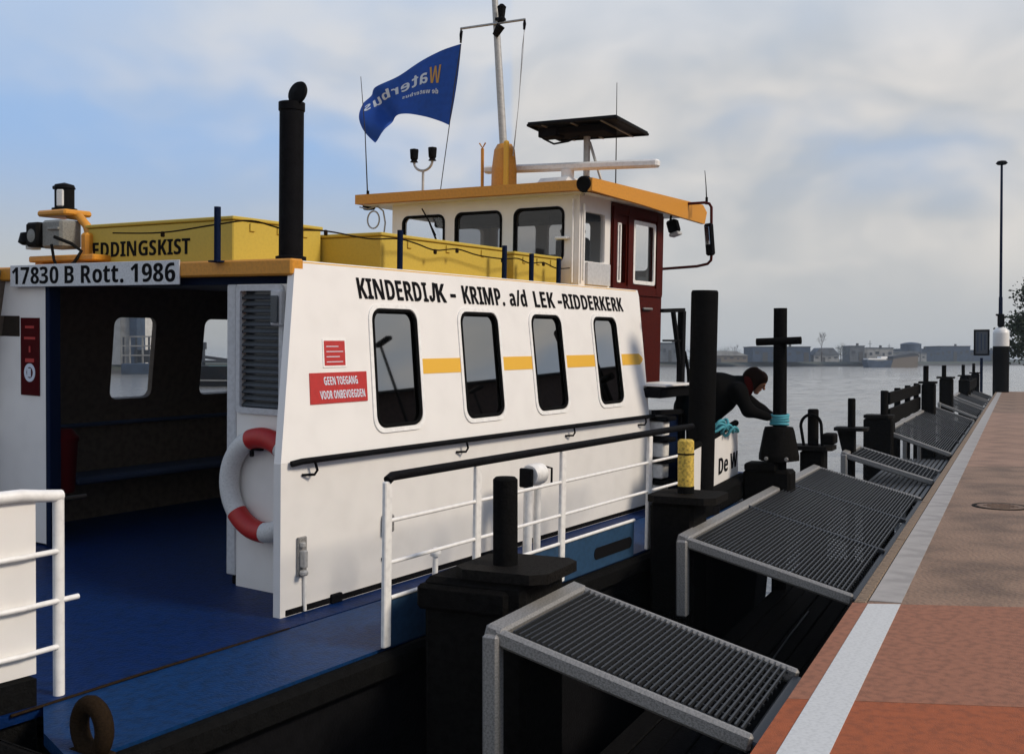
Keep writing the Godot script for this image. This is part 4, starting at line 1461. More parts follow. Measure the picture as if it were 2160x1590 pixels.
	for k in 4:
		var p: Vector3 = c4[k]
		var q: Vector3 = c4[(k + 1) % 4]
		beam(st, p - nrm * 0.01, q - nrm * 0.01, 0.025, 0.022, nrm)
	part("panel_frame", st, M.plate_dark, sp)
	for k in 3:
		st = S()
		var f0 := (k + 0.5) / 3.0
		beam(st, (c4[0] as Vector3).lerp(c4[1], f0) - nrm * 0.022, (c4[3] as Vector3).lerp(c4[2], f0) - nrm * 0.022, 0.018, 0.012, nrm)
		part("panel_rail", st, M.lamp_grey, sp)
	st = S()
	box(st, Vector3(-0.3, 0.66, 0.25), Vector3(0.22, 0.1, 0.2), 0.01)
	box(st, Vector3(0.02, 0.675, 0.1), Vector3(0.6, 0.07, 0.35), 0.01, Basis(Vector3.UP, 0.1))
	part("battery_box", st, M.seat_black, so)
	st = S()
	tube(st, [Vector3.ZERO, Vector3(-0.005, 0.71, 0.0)], 0.036, 12)
	tube(st, [Vector3(0.22, 0.05, 0), Vector3(0.03, 0.58, 0.0)], 0.016, 8)
	part("post", st, M.pipe_grey, so)
	st = S()
	tube(st, [Vector3(-0.34, 0.68, 0.35), Vector3(-0.36, 0.6, 0.32), Vector3(-0.25, 0.54, 0.28), Vector3(-0.12, 0.57, 0.2), Vector3(-0.03, 0.63, 0.12)], 0.011, 8)
	part("cable", st, M.seat_black, so)
	# whip aerials
	for w: Array in [[4.5, -3.2, 3.2, -0.12, 1.42, "tall leaning whip aerial on the port corner of the wheelhouse roof", "orange"], [6.0, -0.86, 3.25, -0.01, 1.33, "upright whip aerial behind the solar panel", "pipe_grey"], [6.6, -0.02, 3.27, -0.03, 0.36, "short whip aerial on the mirror bracket", "pipe_grey"]]:
		var o := thing("whip_aerial", w[5], "aerial", on_boat(vb(w[0], w[1], w[2])), "whip aerials on the wheelhouse")
		st = S()
		tube(st, [Vector3(0, 0.03, 0), Vector3(w[3] * 0.4, w[4] * 0.55, 0), Vector3(w[3], w[4], 0)], [0.008, 0.0055, 0.0035], 6)
		part("whip", st, M.rope_dark, o)
		st = S()
		tube(st, [Vector3(0, -0.02, 0), Vector3(0, 0.14 if w[4] > 1.0 else 0.06, 0)], 0.016, 8)
		if w[4] > 1.4:
			box(st, Vector3(0.02, -0.03, 0), Vector3(0.14, 0.09, 0.1), 0.02)
		part("aerial_foot", st, M.plate_dark, o)
	# roof corner flood lamp
	var cl := thing("corner_lamp", "black round flood lamp at the starboard corner of the wheelhouse roof", "lamp", on_boat(vb(4.3, -0.28, 3.23)))
	st = S()
	lathe(st, [Vector2(0, 0), Vector2(0.05, 0.01), Vector2(0.075, 0.06), Vector2(0.08, 0.12), Vector2(0.07, 0.13), Vector2(0, 0.12)], Transform3D(Basis(Vector3.RIGHT, 1.8) , Vector3(0, 0, -0.05)), 18)
	part("housing", st, M.black_paint, cl)
	st = S()
	tube(st, [Vector3(-0.1, -0.1, -0.1), Vector3(-0.06, -0.06, -0.03), Vector3(0, 0, 0)], 0.02, 8)
	part("arm", st, M.pipe_grey, cl)
	# coil of cable at the port corner
	var co := thing("cable_coil", "small coil of white cable hanging under the port end of the wheelhouse roof", "cable", on_boat(vb(4.4, -3.03, 3.02)))
	st = S()
	var ring := []
	for k in 20:
		ring.append(Vector3(cos(TAU * k / 20) * 0.085, sin(TAU * k / 20) * 0.095 - 0.02, 0))
	tube(st, ring, 0.009, 6, true)
	tube(st, [Vector3(-0.2, 0.13, 0), Vector3(-0.08, 0.1, 0), Vector3(0.05, 0.13, 0), Vector3(0.14, 0.07, 0), Vector3(0.17, -0.06, 0), Vector3(0.15, -0.2, 0)], 0.009, 6)
	part("coil", st, M.pipe_grey, co)
	# wing mirror on its pipe bracket
	var mi := thing("wing_mirror", "black wing mirror on a bent brown pipe bracket beside the wheelhouse", "mirror", on_boat(vb(6.55, -0.3, 2.5)))
	st = S()
	var br := [Vector3(-0.14, 0.72, 0.3), Vector3(0.05, 0.75, 0.1), Vector3(0.28, 0.765, 0), Vector3(0.335, 0.75, 0), Vector3(0.36, 0.71, 0), Vector3(0.365, 0.5, 0), Vector3(0.375, 0.2, 0), Vector3(0.37, 0.12, 0), Vector3(0.33, 0.08, 0), Vector3(0.2, 0.055, 0), Vector3(-0.2, 0.03, 0.05)]
	tube(st, br, 0.016, 10)
	part("bracket", st, M.wood_red, mi)
	st = S()
	box(st, Vector3(0.36, 0.35, 0.03), Vector3(0.1, 0.36, 0.06), 0.025, Basis(Vector3.BACK, 0.1))
	var mh := part("mirror_head", st, M.black_paint, mi)
	st = S()
	box(st, Vector3(0.345, 0.39, 0.062), Vector3(0.05, 0.2, 0.006), 0.002, Basis(Vector3.BACK, 0.1))
	part("mirror_face", st, M.mirror_face, mh)
	# lamp under the aft eave
	var ea := thing("eave_lamp", "black work lamp hanging under the aft eave of the wheelhouse", "lamp", on_boat(vb(6.6, -0.42, 3.0)))
	st = S()
	box(st, Vector3(0, 0.02, 0), Vector3(0.12, 0.15, 0.12), 0.02, Basis(Vector3.BACK, 0.3))
	part("housing", st, M.black_paint, ea)
	st = S()
	box(st, Vector3(0.03, -0.07, 0.0), Vector3(0.12, 0.04, 0.12), 0.01, Basis(Vector3.BACK, 0.3))
	part("lens", st, M.sign_white, ea)
	st = S()
	beam(st, Vector3(-0.04, 0.06, 0), Vector3(-0.03, 0.16, 0), 0.02, 0.02, Vector3.BACK)
	part("arm", st, M.black_paint, ea)

func flag_print(words: String, a0: float, a1: float, v0: float, v1: float, surf: Callable, m: Material, parent: Node) -> void:
	var tm := TextMesh.new()
	tm.text = words
	tm.font = sys_font
	tm.font_size = 32
	tm.depth = 0.0
	tm.curve_step = 3.0
	var bb := tm.get_aabb()
	var arr := tm.get_mesh_arrays()
	var v: PackedVector3Array = arr[Mesh.ARRAY_VERTEX]
	var ix: PackedInt32Array = arr[Mesh.ARRAY_INDEX]
	var st := S()
	var pos := []
	for p in v:
		var a := lerpf(a0, a1, (p.x - bb.position.x) / bb.size.x)
		var w := lerpf(v1, v0, (p.y - bb.position.y) / bb.size.y)
		pos.append((surf.call(a, w) as Vector3))
	for z in [0.006, -0.006]:
		for i in range(0, ix.size(), 3):
			tri(st, pos[ix[i]] + Vector3(0, 0, z), pos[ix[i + 1]] + Vector3(0, 0, z), pos[ix[i + 2]] + Vector3(0, 0, z), Vector3(0, 0, z))
	part("flag_print", st, m, parent)

# ==================================================================== piles and dolphins between quay and ferry
func plate_top(st: SurfaceTool, w: float, d: float, y: float, h: float) -> void:
	var x := w * 0.5
	var z := d * 0.5
	var k := 0.28 * minf(x, z)
	extrude(st, PackedVector2Array([Vector2(-x + k, -z), Vector2(x - k, -z), Vector2(x, -z + k), Vector2(x, z - k), Vector2(x - k, z), Vector2(-x + k, z), Vector2(-x, z - k), Vector2(-x, -z + k)]), func(a, b, e): return Vector3(a, e, b), y + h, y)

func dolphin(label: String, s: float, r: float, w: float, d: float, y: float, post_r: float, top: float, post_mat: Material, body: Vector3, post_off := Vector2.ZERO) -> Node3D:
	var o := thing("mooring_dolphin", label, "mooring post", on_quay(vq(s, r, 0)), "mooring dolphins along the quay")
	var st := S()
	plate_top(st, w, d, y - 0.055, 0.055)
	part("cap_plate", st, M.plate_dark, o)
	st = S()
	lathe(st, [Vector2(post_r, y), Vector2(post_r, top - 0.015), Vector2(post_r - 0.015, top), Vector2(0, top)], Transform3D(Basis(), Vector3(post_off.x, 0, post_off.y)), 20)
	part("post", st, post_mat, o)
	st = S()
	box(st, Vector3(body.z, (y - 0.06 + WATER - 0.8) * 0.5, 0), Vector3(body.x, y - 0.06 - WATER + 0.8, body.y), 0.03)
	part("timber_body", st, M.tar_timber, o)
	return o

func build_moorings() -> void:
	var d1 := dolphin("foremost mooring dolphin with a plain black post before the white side rail", 5.42, -2.54, 0.56, 0.56, 0.5, 0.07, 0.99, M.black_rubber, Vector3(0.62, 0.56, -0.14), Vector2(-0.05, 0.05))
	var st := S()
	box(st, Vector3(-0.2, 0.33, 0.06), Vector3(0.56, 0.14, 0.5), 0.02)
	part("timber_block", st, M.tar_timber, d1)
	var d2 := dolphin("mooring dolphin with a chipped yellow post beside the stern", 8.45, -2.42, 0.56, 0.55, 0.555, 0.066, 0.995, M.bollard_yellow, Vector3(0.36, 0.44, -0.08), Vector2(-0.02, 0.0))
	st = S()
	lathe(st, [Vector2(0.068, 0.556), Vector2(0.068, 0.61), Vector2(0.066, 0.615)], Transform3D(Basis(), Vector3(-0.02, 0, 0)), 20)
	part("post_foot", st, M.black_rubber, d2)
	st = S()
	lathe(st, [Vector2(0.067, 0.87), Vector2(0.069, 0.872), Vector2(0.069, 0.882), Vector2(0.067, 0.884)], Transform3D(Basis(), Vector3(-0.02, 0, 0)), 20)
	part("post_scrape", st, M.black_rubber, d2)
	# tall pile with cross bar, where the deckhand makes fast
	var cp := thing("cross_pile", "tall black pile with a cross bar and a flared iron foot", "mooring post", on_quay(vq(11.5, -2.3, 0)))
	st = S()
	tube(st, [Vector3(0, WATER - 0.8, 0), Vector3(0.01, 2.19, 0)], [0.08, 0.07], 18)
	part("pile", st, M.black_rubber, cp)
	st = S()
	tube(st, [Vector3(-0.23, 1.83, 0.06), Vector3(0.24, 1.845, 0.06)], 0.04, 12)
	part("cross_bar", st, M.black_rubber, cp)
	st = S()
	lathe(st, [Vector2(0.07, 0.93), Vector2(0.15, 0.925), Vector2(0.165, 0.88), Vector2(0.215, 0.62), Vector2(0.215, 0.57), Vector2(0.08, 0.55)], Transform3D(), 8)
	box(st, Vector3(-0.16, 0.5, 0.05), Vector3(0.34, 0.09, 0.3), 0.02)
	box(st, Vector3(-0.1, 0.25, 0.0), Vector3(0.5, 0.44, 0.34), 0.03)
	part("iron_foot", st, M.tar_timber, cp)
	for x in [-0.09, 0.12]:
		st = S()
		lathe(st, [Vector2(0, 0), Vector2(0.022, 0), Vector2(0.018, 0.02), Vector2(0, 0.022)], Transform3D(Basis(Vector3.RIGHT, PI / 2), Vector3(x, 0.6, 0.21)), 10)
		part("bolt_head", st, M.galvanised, cp)
	var ro := thing("mooring_rope", "turns of aqua mooring rope round the pile with cross bar", "rope", on_quay(vq(11.5, -2.295, 0.94)))
	for k in 4:
		st = S()
		var pts := []
		for j in 20:
			var a := TAU * j / 20
			pts.append(Vector3(cos(a) * (0.088 + 0.008 * sin(k * 3.1 + a)), 0.014 + k * 0.031 + 0.008 * sin(a + k), sin(a) * 0.088))
		tube(st, pts, 0.0165, 8, true)
		part("rope_turn", st, M.rope_aqua, ro)
	# dolphin with a hose loop
	var d3 := dolphin("mooring dolphin with a black hose loop hung over its post", 14.2, -2.41, 0.56, 0.5, 0.53, 0.07, 1.0, M.tar_timber, Vector3(0.3, 0.36, 0.02), Vector2(0.01, 0))
	st = S()
	var lp := []
	for k in 15:
		var a := PI * k / 14.0
		lp.append(Vector3(-cos(a) * 0.13, 0.78 + sin(a) * 0.15, 0.1))
	lp.push_front(Vector3(-0.09, 0.53, 0.1))
	lp.append(Vector3(0.14, 0.53, 0.1))
	tube(st, lp, 0.02, 10)
	part("hose_loop", st, M.black_rubber, d3)
	st = S()
	box(st, Vector3(0.22, 0.62, 0), Vector3(0.16, 0.14, 0.3), 0.02)
	part("timber_block", st, M.tar_timber, d3)
	# dolphin on a corbel
	var d4 := thing("mooring_dolphin", "thin mooring post with a small shelf on a tapered corbel", "mooring post", on_quay(vq(16.5, -2.23, 0)), "mooring dolphins along the quay")
	st = S()
	plate_top(st, 0.47, 0.42, 0.585, 0.05)
	part("cap_plate", st, M.plate_dark, d4)
	st = S()
	lathe(st, [Vector2(0.06, WATER - 0.8), Vector2(0.056, 1.05), Vector2(0.045, 1.065), Vector2(0, 1.065)], Transform3D(), 16)
	part("post", st, M.tar_timber, d4)
	st = S()
	extrude(st, PackedVector2Array([Vector2(-0.19, 0.584), Vector2(0.05, 0.584), Vector2(0.05, 0.16), Vector2(-0.09, 0.16)]), func(a, b, e): return Vector3(a, b, e), 0.12, -0.12)
	part("corbel", st, M.tar_timber, d4)
	# dolphin before the timber screen
	dolphin("broad mooring dolphin standing before the plank screen", 20.3, -2.26, 0.5, 0.55, 0.64, 0.062, 1.08, M.tar_timber, Vector3(0.5, 0.5, 0.0), Vector2(0.08, 0))
	# plank screen
	var ps := thing("plank_screen", "dark timber screen of wide planks along the outer edge of the moorings", "fence", on_quay(vq(21.8, -2.3, 0)))
	for k in 4:
		st = S()
		box(st, vq(0.06 + k * 2.35, -0.03, -0.5), Vector3(0.12, 3.06, 0.14), 0.01)
		part("post", st, M.tar_timber, ps)
	for k in 2:
		st = S()
		box(st, vq(3.6, 0.05, 0.885 - k * 0.36), Vector3(0.05, 0.24 if k == 0 else 0.32, 7.2), 0.012)
		part("plank", st, M.tar_timber, ps)
	# the row of farther dolphins
	var far_ones := [[28.6, -2.03, 0.42, 1.09, 1.48, "mooring dolphin just beyond the plank screen"], [34.5, -1.95, 0.5, 1.12, 1.46, "second mooring dolphin beyond the plank screen"], [47.0, -1.95, 0.5, 1.0, 1.42, "mooring dolphin halfway to the lamp pile"], [52.5, -1.75, 0.45, 1.05, 1.45, "farthest mooring dolphin beside the notice board"]]
	for fo: Array in far_ones:
		dolphin(fo[5], fo[0], fo[1], fo[2], 0.6, fo[3], 0.065, fo[4], M.tar_timber, Vector3(fo[2] * 0.75, 0.5, 0.02), Vector2(-0.05, 0))
	var bl := thing("fender_frame", "low dark timber fender frame between the far dolphins", "fender", on_quay(vq(50, -1.9, 0)))
	for k in 5:
		st = S()
		box(st, vq(-5 + k * 2.2, 0, -0.55), Vector3(0.35, 2.8 - k % 2 * 0.3, 0.35), 0.03)
		part("post", st, M.tar_timber, bl)
	st = S()
	box(st, vq(-0.5, 0.2, 0.6), Vector3(0.08, 0.4, 9.6), 0.02)
	part("fender_beam", st, M.tar_timber, bl)

func build_lower_platform() -> void:
	var far_one := thing("timber_platform", "low black timber platform under the long grating beside the plank screen", "platform", on_quay(vq(19.4, -1.03, -0.8)), "timber platforms under the gratings")
	for k in 7:
		var st := S()
		box(st, vq(17.5, -0.085 - k * 0.164, -0.04 + 0.003 * (k % 3)), Vector3(0.156, 0.07, 35.0), 0.008)
		part("plank", st, M.tar_timber, far_one)
	for k in 9:
		var st := S()
		box(st, vq(0.5 + k * 4.2, -1.05, -1.0), Vector3(0.16, 1.8, 0.16), 0.01)
		part("prop", st, M.tar_timber, far_one)
	var o := thing("timber_platform", "low black timber platform along the quay wall under the two nearest gratings", "platform", on_quay(vq(2.0, -1.03, -0.8)), "timber platforms under the gratings")
	for k in 8:
		var st := S()
		box(st, vq(5.75, -0.085 - k * 0.164, -0.04 + 0.003 * (k % 3)), Vector3(0.156, 0.07, 11.5), 0.008)
		part("plank", st, M.tar_timber, o)
	for k in 6:
		var st := S()
		box(st, vq(0.3 + k * 2.2, -0.66, -0.16), Vector3(1.3, 0.16, 0.16), 0.01)
		part("bearer", st, M.tar_timber, o)
		st = S()
		box(st, vq(0.3 + k * 2.2, -1.2, -1.0), Vector3(0.16, 1.6, 0.16), 0.01)
		part("prop", st, M.tar_timber, o)
	var st2 := S()
	tube(st2, [vq(6.6, -0.75, 0.012), vq(7.5, -0.77, 0.015), vq(8.5, -0.78, 0.012)], 0.008, 6)
	part("loose_rod", st2, M.steel_bar, o)

# ==================================================================== sloping gratings along the quay wall
func grating(label: String, s0: float, s1: float, r0: float, r1: float, y0: float, y1: float, panels: int, bars: int, near := true, foot := WATER - 0.6) -> void:
	var o := thing("sloping_grating", label, "grating", on_quay(vq(s0, r0, y0)), "sloping gratings between quay and moorings")
	var n := s1 - s0
	var a := Vector3(0, 0, 0)
	var b := Vector3(r1 - r0, y1 - y0, 0)
	var slope := (b - a).normalized()
	var up := Vector3(-slope.y, slope.x, 0)
	if up.y < 0:
		up = -up
	var along := Vector3(0, 0, -1)
	var w := (b - a).length()
	for k in panels + 1:
		var z := along * (n * k / panels)
		var st := S()
		if k == 0 or k == panels:
			beam(st, a + z - up * 0.03, b + z - up * 0.03, 0.05, 0.085, up, 0.016)
		else:
			beam(st, a + z - up * 0.01, b + z - up * 0.01, 0.04, 0.05, up, 0.008)
		part("frame_bar", st, M.galvanised if k == 0 or k == panels else M.steel_bar, o)
	var st2 := S()
	beam(st2, b - up * 0.02 + along * -0.02, b - up * 0.02 + along * (n + 0.02), 0.1, 0.08, up, 0.015)
	part("top_beam", st2, M.galvanised, o)
	st2 = S()
	beam(st2, a - up * 0.045, a - up * 0.045 + along * n, 0.06, 0.05, up, 0.01)
	part("hinge_beam", st2, M.steel_bar, o)
	var pl := n / panels
	var bst := S()
	box(bst, Vector3.ZERO, Vector3(0.009, 0.032, pl - 0.06), 0.0, Basis(slope, up, Vector3(0, 0, 1)))
	var bar := bst.commit()
	for k in panels:
		for j in bars:
			var m := hang("grating_bar", bar, M.steel_bar, o)
			m.position = slope * (0.05 + (w - 0.12) * (j + 0.5) / bars) + along * (pl * (k + 0.5)) + up * (0.001 * ((j * 7 + k * 3) % 5 - 2))
	# the thin cross rods that hold the bars
	var cs := S()
	var rods := int(n / (0.1 if near else 0.3))
	for k in rods:
		var z2 := along * (n * (k + 0.5) / rods)
		beam(cs, a + slope * 0.05 + z2 - up * 0.008, b - slope * 0.07 + z2 - up * 0.008, 0.008, 0.012, up)
	var c := part("cross_rods", cs, M.steel_bar, o)
	c.set_meta("kind", "stuff")
	# legs under the outer corners
	var k2 := 1 if near else 1 + int(n / 2.9)
	for k in k2:
		var st := S()
		var zz := along * (n * k / maxi(k2 - 1, 1) * 0.98 - 0.01)
		box(st, b + zz + Vector3(-0.01, (foot - y1) * 0.5 - 0.02, 0), Vector3(0.085, y1 - foot, 0.085), 0.012)
		part("leg", st, M.galvanised, o)

func build_grates() -> void:
	grating("nearest sloping grating, a single narrow panel with pale frame", 4.72, 5.82, -1.05, -2.33, -0.035, 0.31, 1, 38)
	grating("wide sloping grating of three panels beyond the nearest one", 7.93, 13.85, -1.05, -2.3, -0.05, 0.285, 3, 38, true, -0.3)
	grating("narrow sloping grating beyond the wide three panel one", 16.1, 17.5, -1.05, -2.27, -0.07, 0.28, 1, 22, true, -0.3)
	grating("long sloping grating beside the plank screen", 20.3, 31.5, -1.05, -2.14, -0.02, 0.36, 4, 27, false)
	grating("sloping grating beyond the plank screen", 34.2, 39.5, -1.05, -2.1, -0.08, 0.34, 2, 24, false)
	grating("second last sloping grating near the lamp pile", 41.0, 46.0, -1.05, -2.05, -0.06, 0.34, 2, 24, false)
	grating("last sloping grating before the lamp pile", 47.5, 53.0, -1.05, -2.05, -0.05, 0.34, 2, 22, false)
	var ap := thing("apron_grating", "flat low grating apron at the quay wall below the narrow sloping one", "grating", on_quay(vq(14.4, -1.06, -0.14)))
	var st := S()
	for k in 12:
		box(st, Vector3(-0.05 - k * 0.075, 0, -2.9), Vector3(0.05, 0.03, 5.8), 0.004)
	part("apron_bars", st, M.steel_bar, ap)

# ==================================================================== the far end of the quay
func build_quay_end() -> void:
	var p := thing("lamp_pile", "thick black pile with white domed cap at the end of the quay", "pile", on_quay(vq(58.4, -0.76, 0)))
	var st := S()
	lathe(st, [Vector2(0.375, WATER - 0.8), Vector2(0.375, 2.28)], Transform3D(), 28)
	part("pile", st, M.black_rubber, p)
	st = S()
	lathe(st, [Vector2(0.378, 2.28), Vector2(0.378, 2.95), Vector2(0.33, 3.08), Vector2(0.2, 3.2), Vector2(0, 3.24)], Transform3D(), 28)
	part("cap", st, M.white_trim, p)
	var m := thing("light_mast", "slender black light mast standing on the white capped pile", "street lamp", on_quay(vq(58.4, -0.79, 3.22)))
	st = S()
	tube(st, [Vector3(0, 0, 0), Vector3(0, 1.5, 0), Vector3(0, 1.52, 0), Vector3(0, 8.05, 0)], [0.1, 0.09, 0.07, 0.055], 12)
	part("post", st, M.navy_tube, m)
	st = S()
	lathe(st, [Vector2(0, 8.05), Vector2(0.2, 8.07), Vector2(0.28, 8.14), Vector2(0.2, 8.24), Vector2(0, 8.28)], Transform3D(), 18)
	part("lamp_head", st, M.black_paint, m)
	st = S()
	box(st, Vector3(0.02, 0.35, 0.05), Vector3(0.32, 0.62, 0.3), 0.04)
	box(st, Vector3(-0.12, 0.62, 0.05), Vector3(0.2, 0.1, 0.2), 0.02)
	part("control_box", st, M.black_paint, m)
	var b := thing("notice_board", "dark framed notice board on a post beside the lamp pile", "sign", on_quay(vq(57.5, -1.62, 0)))
	st = S()
	box(st, Vector3(0, 0.0, 0), Vector3(0.13, 3.4, 0.13), 0.01)
	part("post", st, M.navy_tube, b)
	st = S()
	rim(st, func(x, y, d): return Vector3(x, y, -d), rect(-0.28, 0.28, 1.9, 3.02), rect(-0.36, 0.36, 1.82, 3.1), -0.05, 0.05)
	part("frame", st, M.black_paint, b)
	st = S()
	box(st, Vector3(0, 2.46, 0), Vector3(0.58, 1.14, 0.03), 0.0)
	part("board", st, M.far_grey, b)
	for k in 3:
		st = S()
		box(st, Vector3(-0.17 + k * 0.16, 2.48, 0.017), Vector3(0.05, 0.95 - k * 0.1, 0.004), 0.0)
		part("print", st, M.far_blue, b)
	# boat at the head of the quay behind the tree, and the tree itself
	var j := thing("jetty", "low dark jetty beyond the end of the quay", "jetty", on_quay(vq(71, 4.0, WATER)))
	st = S()
	box(st, Vector3(2, 1.05, 0), Vector3(9, 0.3, 3), 0.03)
	part("deck", st, M.tar_timber, j)
	for k in 4:
		st = S()
		tube(st, [Vector3(-2 + k * 2.6, -0.8, 1.2), Vector3(-2 + k * 2.6, 1.0, 1.2)], 0.14, 8)
		part("jetty_pile", st, M.tar_timber, j)
	leafy_tree("dark leaning tree at the right edge beyond the quay", "leafy_tree", QX * vq(71, 1.25, WATER + 1.2), 7.6, 1.7, 7, 9000)

func leafy_tree(label: String, called: String, at: Vector3, h: float, spread: float, seed_: int, leaves: int) -> void:
	var o := thing(called, label, "tree", Transform3D(Basis(), at))
	var rng := RandomNumberGenerator.new()
	rng.seed = seed_
	var st := S()
	tube(st, [Vector3.ZERO, Vector3(0.06, h * 0.25, 0), Vector3(-0.05, h * 0.5, 0.1), Vector3(0.05, h * 0.85, 0)], [h * 0.035, h * 0.028, h * 0.02, h * 0.005], 8)
	var tips := []
	for k in 16:
		var y := h * rng.randf_range(0.22, 0.85)
		var a := rng.randf() * TAU
		var n := spread * rng.randf_range(0.5, 1.0) * (1.15 - y / h * 0.7)
		var p := Vector3(cos(a) * n, y + n * rng.randf_range(0.1, 0.7), sin(a) * n)
		tube(st, [Vector3(0, y * 0.92, 0), Vector3(p.x * 0.5, (y + p.y) * 0.48, p.z * 0.5), p], [h * 0.012, h * 0.008, h * 0.003], 5)
		tips.append(p)
	part("trunk", st, M.bark, o)
	st = S()
	for k in leaves:
		var c: Vector3 = tips[rng.randi() % tips.size()]
		var p := c + Vector3(rng.randfn(), rng.randfn() * 0.8, rng.randfn()) * spread * 0.26
		var d := Vector3(rng.randfn(), rng.randfn(), rng.randfn()).normalized()
		var e := d.cross(Vector3(rng.randfn(), rng.randfn(), rng.randfn())).normalized()
		var z := h * rng.randf_range(0.009, 0.02)
		quad(st, p - d * z, p + e * z * 0.6, p + d * z, p - e * z * 0.6, d.cross(e))
	var cr := part("crown", st, M.leaf, o)
	cr.set_meta("kind", "stuff")

func bare_tree(label: String, at: Vector3, h: float, seed_: int) -> void:
	var o := thing("bare_tree", label, "tree", Transform3D(Basis(), at))
	var rng := RandomNumberGenerator.new()
	rng.seed = seed_
	var st := S()
	tube(st, [Vector3.ZERO, Vector3(0, h * 0.35, 0)], [h * 0.03, h * 0.022], 7)
	part("trunk", st, M.bark, o)
	st = S()
	var open := [[Vector3(0, h * 0.33, 0), Vector3.UP, h * 0.3, h * 0.014, 0]]
	while open.size() > 0:
		var b: Array = open.pop_back()
		var p: Vector3 = b[0]
		var d: Vector3 = b[1]
		var q := p + d * (b[2] as float)
		tube(st, [p, q], [b[3], b[3] * 0.6], 4)
		if b[4] < 5:
			for k in 3:
				var nd := (d + Vector3(rng.randfn() * 0.42, 0.12 + rng.randf() * 0.2, rng.randfn() * 0.42)).normalized()
				open.append([q - d * (b[2] * rng.randf() * 0.5), nd, b[2] * rng.randf_range(0.62, 0.78), b[3] * 0.62, b[4] + 1])
	var cr := part("crown", st, M.twig, o)
	cr.set_meta("kind", "stuff")

func hall(called: String, label: String, category: String, x0: float, x1: float, z: float, depth_: float, y0: float, h: float, m: Material, rm: Material, pitch: float, panes: int) -> void:
	var o := thing(called, label, category, Transform3D(Basis(), Vector3((x0 + x1) * 0.5, y0, z)))
	var w := x1 - x0
	var st := S()
	box(st, Vector3(0, h * 0.5, -depth_ * 0.5), Vector3(w, h, depth_), 0.0)
	part("wall", st, m, o)
	st = S()
	if pitch > 0.0:
		extrude(st, PackedVector2Array([Vector2(-w * 0.52, h + 0.02), Vector2(w * 0.52, h + 0.02), Vector2(w * 0.25, h + pitch), Vector2(-w * 0.25, h + pitch)]), func(x, y, d): return Vector3(x, y, d), 0.4, -depth_ - 0.4)
	else:
		box(st, Vector3(0, h + 0.15, -depth_ * 0.5), Vector3(w + 0.6, 0.3, depth_ + 0.6), 0.0)
	part("roof", st, rm, o)
	for k in panes:
		var odd := (k * 7 + int(absf(x0))) % 5
		if odd == 0:
			st = S()
			box(st, Vector3(-w * 0.5 + w * (k + 0.5) / panes, h * 0.32, 0.06), Vector3(w / panes * 0.6, h * 0.64, 0.12), 0.0)
			part("door", st, M.far_stone, o)
			continue
		st = S()
		box(st, Vector3(-w * 0.5 + w * (k + 0.5) / panes, h * (0.5 + 0.04 * odd), 0.05), Vector3(w / panes * (0.25 + 0.08 * odd), h * 0.2, 0.1), 0.0)
		part("window", st, M.far_dark, o)
	st = S()
	box(st, Vector3(w * 0.22, h + 0.7, -depth_ * 0.4), Vector3(1.0, 1.5, 1.0), 0.0)
	part("roof_vent", st, M.far_stone, o)

